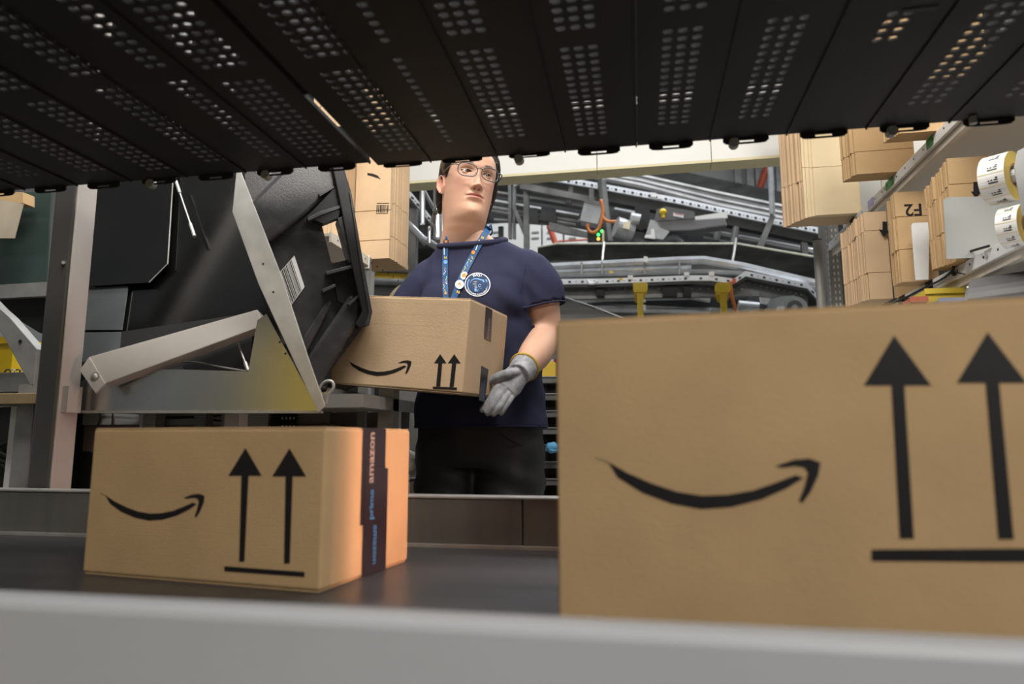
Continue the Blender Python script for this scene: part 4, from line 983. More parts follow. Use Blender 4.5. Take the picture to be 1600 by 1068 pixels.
# white control cabinets with a red pipe
t = thing('control_cabinets', onY(880, 380, 8.2), 'row of white control cabinets low behind the return conveyor, a red pipe before them', 'cabinet')
KY = 8.0
for (x0, x1) in ((760, 822), (823, 846), (847, 880), (881, 918)):
    a, b = onY(x0, 350, KY), onY(x1, 400, KY); MB().ends((a.x + 0.005, KY, 1.6), (b.x - 0.005, KY + 0.3, a.z)).build('cabinet_door', WHITE, t, bevel=0.004)
    for yy in (362, 371):
        c, d = onY(x0 + 8, yy, KY), onY(x0 + 19, yy + 1.5, KY); MB().ends((c.x, KY - 0.015, d.z), (d.x, KY - 0.001, c.z)).build('handle', GALVD, t)
a, b = onY(760, 400, KY), onY(918, 400, KY); MB().ends((a.x, KY + 0.02, 0), (b.x, KY + 0.28, 1.598)).build('plinth', MIDS, t)
t = MB().tube([onY(858, 352, 7.7), onY(868, 381, 7.7), onY(868, 381, 7.7) * 1, V((onY(868, 381, 7.7).x, 7.7, 0))][:2] + [V((onY(868, 381, 7.7).x, 7.7, 0))], 0.035, 10).build('red_pipe', M('red_paint', (0.45, 0.07, 0.03), 0.5)); tag(t, 'short red slanting pipe in front of the white control cabinets', 'pipe')
t = MB().cyl(onY(872, 377, 7.7), onY(922, 374, 7.7), 0.012, 8).build('thin_red_line', M('red_paint', (0.45, 0.07, 0.03), 0.5)); tag(t, 'thin red line running right from the white control cabinets', 'pipe')

# junction box with orange cables and the little black signal unit
t = thing('junction_box', onY(925, 350, 5.8), 'tilted grey junction box with orange cable loops under the upper conveyor', 'box')
JY = 5.75
slab([(914, 311), (943, 318), (934, 350), (906, 344)], JY, 0.14, MOTL, 'box_body', t)
slab([(912, 309), (938, 315), (937, 321), (912, 315)], JY - 0.01, 0.16, MIDS, 'lid', t)
for L in ([(939, 312), (942, 330), (938, 352), (930, 362), (922, 362), (918, 355), (919, 350)], [(941, 338), (948, 345), (960, 346), (975, 344)]):
    MB().tube(smooth_path(pts(L, JY - 0.05), 5), 0.014, 8).build('orange_cable', ORANGE, t, smooth=True)
MB().ends((onY(925, 315, JY + .2).x - 0.02, JY + 0.145, onY(925, 311, JY).z), (onY(925, 315, JY + .2).x + 0.02, JY + 0.18, onY(925, 285, JY).z)).build('bracket', MIDS, t)
t = thing('signal_unit', onY(930, 376, 5.7), 'small black unit with green and amber lights beside the hanger post', 'device')
slab([(918, 361), (943, 358), (943, 378), (918, 376)], JY - 0.04, 0.12, BLACK, 'body', t)
for (x, y, c, nm) in ((935, 366.5, (0.05, 0.9, 0.15), 'g'), (940.5, 361, (0.05, 0.9, 0.15), 'g'), (935, 373, (1.0, 0.45, 0.05), 'a')):
    MB().ball(onY(x, y, JY - 0.045), 0.013, 10, 6).build('green_light' if nm == 'g' else 'amber_light', M('led_green' if nm == 'g' else 'led_amber', c, 0.4, var=0, emit=3), t)
slab([(941, 360), (944, 360), (944, 378), (941, 378)], JY - 0.06, 0.01, CREAM, 'pale_strip', t)
MB().ends((onY(930, 376, JY).x - 0.02, JY + 0.0, 0), (onY(930, 376, JY).x + 0.02, JY + 0.03, onY(930, 377, JY).z)).build('stand', DKF, t)

# drive unit with belt guard
t = thing('conveyor_drive', onY(1050, 370, 5.7), 'grey geared motor and long belt guard with a yellow knob under the upper conveyor', 'motor')
DY = 5.6
g = pts([(1026, 327), (1040, 322), (1085, 330), (1086, 342), (1132, 339), (1137, 352), (1080, 360), (1040, 361), (1028, 356), (1023, 342)], DY)
MB().prism(g, (0, 0.14, 0)).build('belt_guard', M('guard_grey', (0.15, 0.15, 0.155), 0.5, var=0.1), t, bevel=0.01)
slab([(1026, 327), (1040, 322), (1085, 330), (1086, 341), (1030, 345), (1024, 345)], DY - 0.015, 0.014, MOT, 'guard_cover', t)
slab([(1086, 338), (1136, 330), (1137, 340), (1086, 345)], DY + 0.16, 0.03, WHITE, 'white_panel', t)
q = onY(1036, 331, DY - 0.03)
MB().ball(q, (0.030, 0.03, 0.028), 14, 10).build('yellow_knob', YELLOW, t, smooth=True); MB().cyl(q + V((0, 0, -0.05)), q, 0.015, 10).build('knob_stem', YELLOW, t)
slab([(1052, 332), (1068, 335), (1068, 340), (1052, 337)], DY - 0.02, 0.004, PAPER, 'white_tag', t); slab([(1054, 332.6), (1067, 335.2), (1067, 336.4), (1054, 334)], DY - 0.0215, 0.001, M('red_paint', (0.45, 0.07, 0.03), 0.5), 'tag_stripe', t)
c = onY(988, 358, DY)
MB().cyl(onY(962, 354, DY), onY(988, 362, DY + 0.05), 0.085, 20).build('motor_body', MOTL, t)
MB().cyl(onY(985, 342, DY), onY(1000, 345, DY), 0.055, 16).build('gear_head', MOTL, t)
slab([(975, 346), (985, 347), (983, 358), (973, 356)], DY - 0.10, 0.06, M('cream_plastic', (0.78, 0.70, 0.50), 0.5), 'terminal_box', t)
MB().cyl(onY(1002, 351, DY + .05), onY(1002, 351, DY - 0.03), 0.045, 18).build('shaft_ring', DKF, t)
slab([(992, 322), (1015, 325), (1016, 358), (992, 356)], DY + 0.08, 0.10, BLACK, 'mount_plate', t)
slab([(1016, 343), (1024, 344), (1046, 362), (1036, 374), (1008, 370)], DY - 0.0, 0.06, MOTL, 'chute_lip', t)
slab([(1017, 358), (1022, 357), (1024, 373), (1007, 371), (1008, 367), (1017, 366)], DY - 0.03, 0.02, PAPER, 'white_guard', t)
MB().tube(smooth_path(pts([(985, 372), (1010, 380), (1040, 374), (1055, 372), (1066, 380)], DY + 0.05), 5), 0.03, 8).build('hose', MOT, t)
MB().ends((c.x + 0.10, DY + 0.19, 0), (c.x + 0.15, DY + 0.24, c.z + 0.2)).build('stand', DKF, t)

# C: middle net band hung on a wire
t = thing('safety_net', onY(1060, 400, 5.2), 'black safety net band hung from a pale wire across the middle of the background', 'net')
NY = 5.2
slab([(840, 386), (870, 381), (1152, 381), (1290, 405), (1290, 452), (1165, 420), (1100, 408), (950, 408), (840, 416)], NY, 0.012, NET, 'net_cloth', t)
MB().tube(pts([(840, 386), (870, 380.5), (1152, 380.5), (1290, 404)], NY - 0.01), 0.008, 6).build('top_wire', M('pale_wire', (0.6, 0.6, 0.5), 0.5), t)
MB().tube(pts([(944, 378), (942, 400), (939, 436)], NY - 0.03), 0.012, 6).build('hanger_rod', SILV, t)
MB().tube(pts([(1150, 372), (1147, 395), (1141, 425)], NY - 0.03), 0.012, 6).build('hanger_rod', SILV, t)
for x, y in ((1265, 408), (780, 396)): p = onY(x, y, NY); MB().ends((p.x - .02, NY + .015, 0), (p.x + .02, NY + .05, p.z)).build('post', DKF, t)

# D: main roller conveyor
t = thing('roller_conveyor', onY(1060, 440, 4.8), 'main roller conveyor with silver tubes and a kinked white slotted rail above the nearest box', 'conveyor'); MC = t
RY = 4.8
slab([(840, 408), (1100, 402), (1180, 415), (1300, 445), (1300, 470), (1160, 440), (840, 448)], RY + 0.3, 0.02, NETL, 'bed_plate', t)
bar([(840, 418), (1000, 410), (1060, 407), (1100, 406), (1160, 416), (1300, 449)], RY + 0.1, 0.030, SILV, 'roller_tube', t)
bar([(840, 427), (1000, 421), (1080, 419)], RY + 0.1, 0.026, SILV, 'roller_tube', t)
bar([(840, 432), (1100, 424), (1170, 428), (1300, 456)], RY + 0.08, 0.020, MIDS, 'roller_tube', t)
for x in (907, 939, 1006, 1060): slab([(x, 409), (x + 3, 409), (x + 3, 428), (x, 428)], RY + 0.05, 0.03, MIDS, 'tube_clip', t)
rail([(840, 436), (940, 435), (1080, 430), (1110, 430), (1147, 435), (1165, 423), (1262, 442), (1278, 460), (1312, 464)], 8, RY, t, step=17)
ribbon([(840, 445), (940, 444), (1080, 439), (1147, 444), (1166, 432), (1262, 451), (1278, 470), (1312, 474)], 4, RY + 0.02, 0.08).build('rail_flange', DKF, t)
slab([(840, 450), (1147, 446), (1170, 438), (1262, 456), (1262, 474), (1165, 462), (840, 468)], RY + 0.14, 0.05, MIDS, 'under_channel', t)
mb = MB()
for x, y in [(x, y) for x in range(885, 1160, 13) for y in (450,)] + [(1170 + 9 * k, 441 + 2 * k) for k in range(10)]: mb.prism(pts([(x, y), (x + 3, y), (x + 3, y + 2), (x, y + 2)], RY + 0.135), (0, 0.004, 0))
mb.build('punched_marks', SILV, t)['kind'] = 'stuff'
for (x, y) in ((985, 433), (1112, 427), (1073, 428)): slab([(x - 4, y - 3), (x + 4, y - 3), (x + 4, y + 3), (x - 4, y + 3)], RY - 0.03, 0.02, PAPER, 'white_clip', t)
slab([(1006, 400), (1012, 401), (1012, 409), (1006, 408)], RY - 0.03, 0.02, PAPER, 'white_clip', t)
slab([(952, 423), (958, 423), (958, 426), (952, 426)], RY - 0.03, 0.01, YELLOW, 'yellow_reflector', t); slab([(967, 434), (973, 434), (973, 437), (967, 437)], RY - 0.01, 0.006, YELLOW, 'yellow_reflector', t)
MB().tube(pts([(917, 437), (921, 443), (927, 443), (934, 439)], RY - 0.02), 0.008, 6).build('white_strap', PAPER, t)
for (x0, x1) in ((932, 944), (1036, 1058), (1068, 1080)): slab([(x0, 447), (x1, 447), (x1, 462), (x0, 461)], RY + 0.06, 0.10, BLACK, 'drive_box', t)
slab([(1144, 435), (1150, 435), (1150, 442), (1144, 442)], RY - 0.02, 0.02, M('red_plastic', (0.6, 0.12, 0.06), 0.5), 'red_sensor', t)
MB().tube(pts([(1141, 440), (1143, 460), (1148, 480), (1149, 496)], RY - 0.03), 0.012, 6).build('orange_cable', ORANGE, t)
# lower belt run
bar([(875, 470), (945, 464), (1000, 463), (1080, 461), (1110, 466)], RY + 0.5, 0.035, SILV, 'roller_tube', t)
slab([(840, 466), (1110, 468), (1110, 482), (1000, 475), (930, 470), (840, 472)], RY + 0.55, 0.02, NET, 'belt_run', t)
slab([(930, 478), (960, 474), (1110, 480), (1150, 482), (1150, 500), (930, 496)], RY + 0.56, 0.02, MIDS, 'lower_channel', t)
bar([(930, 482), (1110, 486)], RY + 0.52, 0.025, SILV, 'roller_tube', t)
slab([(840, 462), (1300, 470), (1300, 560), (840, 560)], RY + 0.9, 0.03, DKF, 'back_plate', t)
legs(RY + 0.3, [(850, 450), (1290, 475)], t)

# yellow light heads on posts
for i, (x, y, lab) in enumerate(((1000, 441, 'left yellow pull-cord post under the roller conveyor, above the nearest box'), (1130, 441, 'right yellow pull-cord post with an orange cable beside its head'))):
    t = thing('yellow_post', onY(x, 500, 4.6), lab, 'post', 'yellow pull-cord posts'); Q = 4.6
    slab([(x - 11, y + 2), (x - 9, y), (x + 10, y), (x + 12, y + 2), (x + 12, y + 11), (x + 9, y + 15), (x - 9, y + 15), (x - 11, y + 11)], Q, 0.08, YELLOW, 'head', t)
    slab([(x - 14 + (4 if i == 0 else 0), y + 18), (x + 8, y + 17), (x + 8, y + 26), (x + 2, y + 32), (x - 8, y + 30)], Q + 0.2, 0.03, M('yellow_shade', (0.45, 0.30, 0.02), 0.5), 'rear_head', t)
    for dx in (-2.5, 2.5):
        p = onY(x + dx, y + 15, Q + 0.03); MB().ends((p.x - 0.010, Q + 0.02, 0), (p.x + 0.010, Q + 0.05, p.z)).build('pole', YELLOW, t)
    if i == 0:
        for yy, hh in ((468, 3), (476, 9)): slab([(x + 5, yy), (x + 9, yy), (x + 9, yy + hh), (x + 5, yy + hh)], Q - 0.02, 0.02, PAPER, 'white_clip', t)

# drive unit with the big belt pulley at the right
t = thing('pulley_drive', onY(1210, 490, 4.5), 'grey drive unit with round belt guard, just above the top of the nearest box', 'motor')
Q = 4.4
def disc(px, r, Y, d, mat, name): c = onY(*px, Y); return MB().cyl(c, c + V((0, d, 0)), r, 28).build(name, mat, t)
disc((1242, 482), 0.078, Q, 0.08, MOTL, 'belt_guard'); disc((1242, 480), 0.045, Q - 0.012, 0.011, MOT, 'guard_recess'); disc((1242, 480), 0.018, Q - 0.02, 0.007, MOTL, 'hub')
slab([(1202, 468), (1220, 463), (1242, 461), (1242, 500), (1202, 500)], Q + 0.02, 0.07, MOTL, 'guard_neck', t)
slab([(1158, 478), (1168, 466), (1178, 462), (1190, 463), (1215, 470), (1215, 500), (1158, 500)], Q + 0.10, 0.12, MOT, 'gear_case', t)
MB().cyl(onY(1153, 480, Q + 0.05), onY(1185, 483, Q + 0.05), 0.045, 18).build('motor_body', MOTL, t)
disc((1202, 484), 0.020, Q + 0.05, 0.04, MOTL, 'shaft_cap')
slab([(1187, 464), (1204, 466), (1202, 470), (1199, 475), (1189, 473)], Q - 0.01, 0.02, PAPER, 'white_label', t); slab([(1216, 478), (1226, 478), (1225, 487), (1213, 487)], Q - 0.01, 0.02, PAPER, 'white_label', t)
slab([(1172, 486), (1205, 490), (1204, 494), (1171, 490)], Q - 0.02, 0.02, PAPER, 'long_label', t)
slab([(1174, 455), (1186, 455), (1186, 462), (1176, 462)], Q + 0.1, 0.06, MOTL, 'junction', t)
p = onY(1205, 500, Q); MB().ends((p.x - 0.1, Q + 0.06, 0), (p.x + 0.1, Q + 0.14, p.z)).build('pedestal', MIDS, t)

# grey net curtain and slatted stand beside the person
t = thing('net_curtain', onY(900, 490, 4.0), 'grey hanging net falling to the right, beside the bare arm of the person', 'net')
slab([(820, 450), (868, 462), (930, 482), (975, 500), (975, 560), (820, 560)], 4.0, 0.01, NETL, 'net_cloth', t); MB().tube(pts([(820, 448), (868, 460), (930, 480), (975, 498)], 3.99), 0.005, 6).build('top_wire', MIDS, t)
for x, y in ((825, 452), (960, 495)): p = onY(x, y, 4.0); MB().ends((p.x - .015, 4.012, 0), (p.x + .015, 4.05, p.z)).build('post', DKF, t)
t = thing('slatted_stand', onY(900, 700, 2.6), 'black stand of horizontal grey slats right of the legs of the person', 'stand')
for k in range(8):
    y = 588 + 26.5 * k; a, b = onY(835, y, 2.5), onY(985, y, 2.5); c = onY(835, y + 11, 2.5)
    MB().ends((a.x, 2.5, c.z), (b.x, 2.55, a.z)).build('slat', MIDS, t, bevel=0.003); MB().ends((a.x, 2.495, a.z - 0.003), (b.x, 2.552, a.z)).build('slat_edge', SILV, t)
a, b = onY(835, 588, 2.5), onY(985, 588, 2.5)
MB().ends((a.x, 2.56, 0.02), (b.x, 2.60, a.z)).build('back', BLACK, t)
for x in (a.x + 0.02, b.x - 0.02): MB().ends((x - 0.02, 2.551, 0), (x + 0.02, 2.559, a.z)).build('upright', DKF, t)
o = crumple('blue_cloth', onY(863, 699, 2.45), (0.024, 0.02, 0.022), M('blue_cloth', (0.12, 0.42, 0.72), 0.7), None, 6); tag(o, 'bright blue cloth tucked at the slats beside the leg', 'cloth')
t = thing('yellow_pedestal', onY(850, 580, 3.0), 'yellow guard foot glimpsed under the elbow of the person', 'guard')
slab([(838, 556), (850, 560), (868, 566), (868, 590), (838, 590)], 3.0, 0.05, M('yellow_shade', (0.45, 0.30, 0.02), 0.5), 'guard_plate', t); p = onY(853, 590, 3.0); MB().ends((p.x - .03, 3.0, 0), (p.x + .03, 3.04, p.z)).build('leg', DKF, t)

# left of the person: slotted diagonal rail, posts and low rails
t = thing('ramp_conveyor', onY(660, 330, 4.2), 'silver slotted ramp rail descending behind the left shoulder of the person', 'conveyor')
GY = 4.2
rail([(628, 288), (640, 298), (700, 372), (720, 396)], 10, GY, t, step=13)
slab([(600, 285), (640, 310), (700, 385), (700, 400), (640, 350), (600, 320)], GY + 0.15, 0.03, NETL, 'side_plate', t)
bar([(618, 330), (660, 372), (690, 390)], GY + 0.05, 0.022, SILV, 'side_tube', t); bar([(625, 345), (665, 380)], GY + 0.08, 0.018, SILV, 'side_tube', t)
for (x, y0, y1, r) in ((660, 284, 350, .018), (683, 284, 372, .026), (692, 320, 390, .018), (671, 354, 380, .012)): bar([(x, y0), (x, y1)], GY - 0.05, r, SILV, 'post', t)
bar([(655, 284), (688, 345)], GY + 0.02, 0.012, MIDS, 'wire', t)
legs(GY, [(640, 320)], t)
t = thing('low_conveyor', onY(600, 440, 4.6), 'low grey roller conveyor with a yellow guard strip, above the carried box', 'conveyor')
for k, y in enumerate((417, 421, 438, 442)): bar([(560, y - 2), (690, y + 4)], 4.5, 0.016, SILV if k % 2 == 0 else MIDS, 'rail', t)
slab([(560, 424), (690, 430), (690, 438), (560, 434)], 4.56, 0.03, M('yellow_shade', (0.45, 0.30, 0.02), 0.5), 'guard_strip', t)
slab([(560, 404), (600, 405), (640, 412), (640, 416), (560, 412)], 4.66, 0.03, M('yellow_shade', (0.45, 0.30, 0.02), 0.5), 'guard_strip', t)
slab([(560, 443), (690, 449), (690, 500), (560, 500)], 4.54, 0.02, NETL, 'side_net', t); slab([(560, 395), (700, 385), (700, 450), (560, 450)], 4.8, 0.02, NET, 'back_net', t)
legs(4.5, [(575, 420), (680, 425)], t)

# ------------------------------------------------------------------ the person
from mathutils import noise
def catm(table, z): # smooth interpolation in a table of (z, a, b, ...)
    n = len(table)
    if z <= table[0][0]: return table[0][1:]
    if z >= table[-1][0]: return table[-1][1:]
    for i in range(n - 1):
        if table[i][0] <= z <= table[i + 1][0]: break
    z0, z1 = table[i][0], table[i + 1][0]; t = (z - z0) / (z1 - z0); out = []
    for k in range(1, len(table[0])):
        p1, p2 = table[i][k], table[i + 1][k]
        m1 = (p2 - table[i - 1][k]) / (z1 - table[i - 1][0]) if i > 0 else (p2 - p1) / (z1 - z0)
        m2 = (table[i + 2][k] - p1) / (table[i + 2][0] - z0) if i + 2 < n else (p2 - p1) / (z1 - z0)
        h = z1 - z0
        out.append((2 * t ** 3 - 3 * t * t + 1) * p1 + (t ** 3 - 2 * t * t + t) * h * m1 + (-2 * t ** 3 + 3 * t * t) * p2 + (t ** 3 - t * t) * h * m2)
    return out
def loft(mb, rings, n=28): # rings: (centre, axis a, axis b, ra, rb[, exponent])
    vs, fs = [], []
    for rg in rings:
        c, a, b, ra, rb = rg[:5]; e = 2 / (rg[5] if len(rg) > 5 else 2)
        for j in range(n):
            q = 2 * math.pi * j / n; cs, sn = math.cos(q), math.sin(q)
            vs.append(V(c) + V(a) * ra * math.copysign(abs(cs) ** e, cs) + V(b) * rb * math.copysign(abs(sn) ** e, sn))
    k = len(rings)
    for i in range(k - 1):
        for j in range(n): j2 = (j + 1) % n; fs.append((i * n + j, i * n + j2, (i + 1) * n + j2, (i + 1) * n + j))
    fs.append(tuple(range(n - 1, -1, -1))); fs.append(tuple((k - 1) * n + j for j in range(n)))
    mb.add(vs, fs)
def limb(mb, ps, rs, n=20, k=5, flat=1.0, up=None):
    path = smooth_path(ps, k); m = len(ps) - 1; R_ = []
    for i in range(len(path)):
        q = i / k; a = min(int(q), m - 1); t = q - a; t = t * t * (3 - 2 * t); R_.append(rs[a] * (1 - t) + rs[a + 1] * t)
    # rounded ends
    mb.tube(path, R_, n, flat=flat, up=up); mb.ball(path[0], R_[0] * 0.98, 14, 10); mb.ball(path[-1], R_[-1] * 0.98, 14, 10)
def fuse(mb, vox, sm=4):
    me = bpy.data.meshes.new('f'); me.from_pydata(mb.v, [], mb.f); me.update()
    bm = bmesh.new(); bm.from_mesh(me); bmesh.ops.recalc_face_normals(bm, faces=bm.faces); bm.to_mesh(me); bm.free()
    o = bpy.data.objects.new('f', me); COL.objects.link(o)
    r = o.modifiers.new('r', 'REMESH'); r.mode = 'VOXEL'; r.voxel_size = vox; r.adaptivity = 0
    s = o.modifiers.new('s', 'SMOOTH'); s.factor = 0.5; s.iterations = sm
    out = bpy.data.meshes.new_from_object(o.evaluated_get(bpy.context.evaluated_depsgraph_get()))
    bpy.data.objects.remove(o)
    r = MB(); r.v = [v.co.copy() for v in out.vertices]; r.f = [tuple(p.vertices) for p in out.polygons]; r.m = [0] * len(r.f)
    return r
def cut(mb, keep): # drop vertices that fail keep(p)
    ok = [keep(p) for p in mb.v]; idx = {}; r = MB()
    for i, p in enumerate(mb.v):
        if ok[i]: idx[i] = len(r.v); r.v.append(p)
    for f in mb.f:
        if all(ok[i] for i in f): r.f.append(tuple(idx[i] for i in f)); r.m.append(0)
    return r
def bvh_of(mb): return BVHTree.FromPolygons(mb.v, mb.f)

SKIN = M('skin', (0.62, 0.365, 0.255), 0.5, var=0.05, scale=14, bump=0.04, bscale=300, vcol='tint', sss=0.12, spec=0.35)
SHIRTM = M('navy_jersey', (0.028, 0.031, 0.064), 0.85, var=0.16, scale=7, bump=0.15, bscale=500, spec=0.15)
PANTM = M('black_trousers', (0.012, 0.012, 0.0125), 0.5, var=0.2, scale=8, bump=0.15, bscale=300, spec=0.4)
HAIRM = M('dark_brown_hair', (0.022, 0.014, 0.010), 0.42, var=0.5, scale=30, bump=0.5, bscale=60, stretch=(1, 1, 0.08))
GLOVEM = M('grey_glove_knit', (0.34, 0.35, 0.37), 0.8, var=0.3, scale=60, bump=0.5, bscale=500, spec=0.2)
CUFFM = M('yellow_cuff', (0.50, 0.33, 0.05), 0.8, var=0.15, scale=80)
YP = 1.935
PX = -0.452
person = thing('person', (PX, YP, 0), 'person in navy t-shirt, glasses, lanyard and grey gloves, carrying the tilted box', 'person')
fw = V((-0.10, -0.995, 0)).normalized(); lt = V((0.995, -0.10, 0)).normalized()   # lt: towards her left = photo right
def TP(a, f, z): return V((PX, YP, 0)) + lt * a + fw * f + V((0, 0, z))
# --- arm joints
shL = V((-0.283, 1.90, 1.262)); shR = V((-0.622, 1.94, 1.262))
elL = onY(849, 519, 1.915); wrL = onY(815, 578, 1.745); fmL = onY(838, 550, 1.845)
elR = V((-0.735, 1.95, 1.03)); wrR = V((-0.775, 1.775, 0.965))
TORSO = [(0.74, 0, 0, .150, .100), (0.80, 0, 0, .178, .118), (0.88, 0, 0.0, .176, .122), (0.98, 0, .004, .160, .112), (1.08, 0, .006, .158, .110), (1.17, 0, .008, .168, .116), (1.24, 0, .0, .180, .108),
         (1.285, 0, -.004, .172, .092), (1.32, -.006, .004, .142, .080), (1.35, -.016, .014, .098, .071), (1.385, -.024, .024, .066, .062), (1.42, -.026, .029, .060, .058)]
def torso(mb, grow, z0=None, zt=None, gz=0.0):
    for_z = [0.74 + 0.018 * i for i in range(37)]
    rings = []
    for z in for_z:
        if z0 is not None and z < z0: continue
        a, f, rx, ry = catm(TORSO, z)
        rings.append((TP(a, f, z + gz), lt, fw, rx + grow, ry + grow, 2.25))
    loft(mb, rings, 40)
def chest(mb, grow):
    for s in (-1, 1): mb.ball(TP(0.075 * s, 0.070, 1.165), (0.078 + grow, 0.062 + grow, 0.075 + grow), 18, 12)
# --- hands (finger joints in photo pixels with depth)
def hand(mb, s, left=True):
    if left:
        J = lambda L: [onY(*p) for p in L]
        fingers = [(J([(787, 601, 1.705), (776, 607, 1.685), (767, 623, 1.672), (754, 640, 1.668)]),   .0098), (J([(792, 606, 1.705), (782, 614, 1.680), (772, 630, 1.665), (762, 645, 1.664)]),   .0100),
                   (J([(797, 611, 1.710), (789, 620, 1.685), (780, 635, 1.668), (771, 646, 1.668)]), .0096), (J([(801, 615, 1.715), (796, 624, 1.695), (788, 636, 1.680), (783, 645, 1.678)]), .0086)]
        thumb = (J([(808, 582, 1.715), (795, 583, 1.695), (778, 588, 1.685), (763, 598, 1.688)]), .0112)
        palm = [onY(817, 577, 1.748), onY(806, 588, 1.727), onY(796, 600, 1.712), onY(789, 609, 1.700)]
        wdir = (onY(801, 621, 1.705) - onY(782, 600, 1.698)).normalized()
    else:
        o = V((-0.765, 1.70, 0.925)); e = HB['ex']; y = HB['ey']; z = HB['ez']
        P_ = lambda a, b, c: o + e * a + y * b + z * c
        fingers = [([P_(-.012, .0 - .02 * k, 0.0), P_(-.008, -.005 - .021 * k, -.03), P_(.006, -.008 - .021 * k, -.044), P_(.030, -.008 - .021 * k, -.046)], .0105) for k in range(-1, 3)]
        thumb = ([P_(-.012, .03, .03), P_(-.006, .0, .05), P_(-.004, -.02, .06), P_(-.003, -.04, .065)], .012)
        palm = [wrR, P_(-.012, .045, .025), P_(-.014, .01, .012), P_(-.012, -.01, .0)]
        wdir = y
    hw = [0.028, 0.032, 0.036, 0.031]
    path = smooth_path(palm, 5); rings = []
    for i, p in enumerate(path):
        t = (path[min(i + 1, len(path) - 1)] - path[max(i - 1, 0)]).normalized(); a = (wdir - t * wdir.dot(t)).normalized(); b = t.cross(a)
        q = min(i / 5, 2.999); k = int(q); w_ = hw[k] * (1 - q + k) + hw[k + 1] * (q - k)
        rings.append((p, a, b, w_ * s, (0.026 - 0.010 * i / len(path)) * s))
    loft(mb, rings, 20)
    for ps, r in fingers + [thumb]:
        limb(mb, ps, [r * 1.12 * s, r * 1.05 * s, r * s, r * .82 * s], 12, 5)
# --- skin body: torso, arms, hands, legs fused into one surface
mb = MB(); torso(mb, -0.016); chest(mb, -0.016)
limb(mb, [shL, shL.lerp(elL, .5) + V((.004, 0, 0)), elL, fmL, wrL], [.045, .053, .049, .046, .030], 22, 6)
limb(mb, [shR, shR.lerp(elR, .5), elR, elR.lerp(wrR, .5), wrR], [.045, .051, .045, .042, .029], 22, 6)
mb.ball(elL + V((0.006, 0.004, -0.006)), (.050, .050, .048), 16, 12)
hand(mb, 0.80, True); hand(mb, 0.80, False)
hipL, hipR = TP(.088, 0, .76), TP(-.088, 0, .76)
knL, knR = TP(.10, .02, .44), TP(-.10, .03, .44); anL, anR = TP(.11, -.03, .075), TP(-.11, -.02, .075)
for h, k, a in ((hipL, knL, anL), (hipR, knR, anR)):
    limb(mb, [h, h.lerp(k, .5), k, k.lerp(a, .4) + V((0, .012, 0)), a], [.088, .078, .054, .052, .036], 20, 5)
    limb(mb, [a + V((0, .02, -.035)), a + fw * .07 + V((0, 0, -.04)), a + fw * .15 + V((0, 0, -.045))], [.03, .034, .022], 16, 4)
body = fuse(mb, 0.0065, 5)

# --- head: one fine shell in its own frame (x to her left, y forward, z up from the chin)
fwd_h = V((math.sin(R(31)), -math.cos(R(31)), 0)); up_h = V((0, 0, 1)); lf_h = fwd_h.cross(up_h) * -1
if lf_h.x < 0: lf_h = -lf_h
pit_h, rol_h = R(-4.0), R(5.0)
f2 = (fwd_h * math.cos(pit_h) + up_h * math.sin(pit_h)); u2 = (up_h * math.cos(pit_h) - fwd_h * math.sin(pit_h))
l2 = lf_h * math.cos(rol_h) - u2 * math.sin(rol_h); u2 = u2 * math.cos(rol_h) + lf_h * math.sin(rol_h)
HS = 1.0
nas = onY(747.5, 268, 1.815)
HO = nas - (f2 * 0.097 + u2 * 0.111) * HS
def HW(x, y, z): return HO + (l2 * x + f2 * y + u2 * z) * HS
PROF = [ # z, front, half width, back, exponent
    (-.160, .060, .064, .060, 2.0), (-.11, .057, .060, .060, 2.0), (-.080, .057, .0580, .060, 2.0), (-.056, .0605, .0580, .060, 2.0), (-.042, .0665, .0590, .062, 2.0), (-.031, .0755, .0608, .065, 1.98), (-.021, .0860, .0625, .068, 1.92), (-.011, .0935, .0640, .071, 1.86),
    (.001, .0970, .0655, .075, 1.88), (.018, .0955, .0675, .080, 1.98), (.040, .0955, .0694, .087, 2.10), (.058, .0965, .0710, .092, 2.15), (.075, .0955, .0715, .096, 2.18), (.092, .0945, .073, .099, 2.22),
    (.110, .095, .0745, .101, 2.25), (.128, .0985, .0755, .101, 2.25), (.148, .0985, .075, .099, 2.2), (.168, .0935, .0715, .094, 2.1), (.186, .082, .063, .084, 2.0), (.202, .063, .049, .066, 2.0), (.213, .040, .032, .043, 2.0), (.219, .014, .012, .015, 2.0)]
g2 = lambda x, s: math.exp(-(x / s) ** 2)
def sstep(a, b, x): t = max(0, min(1, (x - a) / (b - a))); return t * t * (3 - 2 * t)
EC = [(-0.0315, .0745, .1105), (0.0315, .0745, .1105)]; ER = 0.0122
def lid(dx, dz): # >0 inside the eye opening
    w_ = 0.0150
    if abs(dx) >= w_: return -1
    k = 1 - (dx / w_) ** 2
    up_, lo_ = 0.0040 * k ** 0.8, -0.0034 * k ** 0.9
    return min(up_ - dz, dz - lo_)
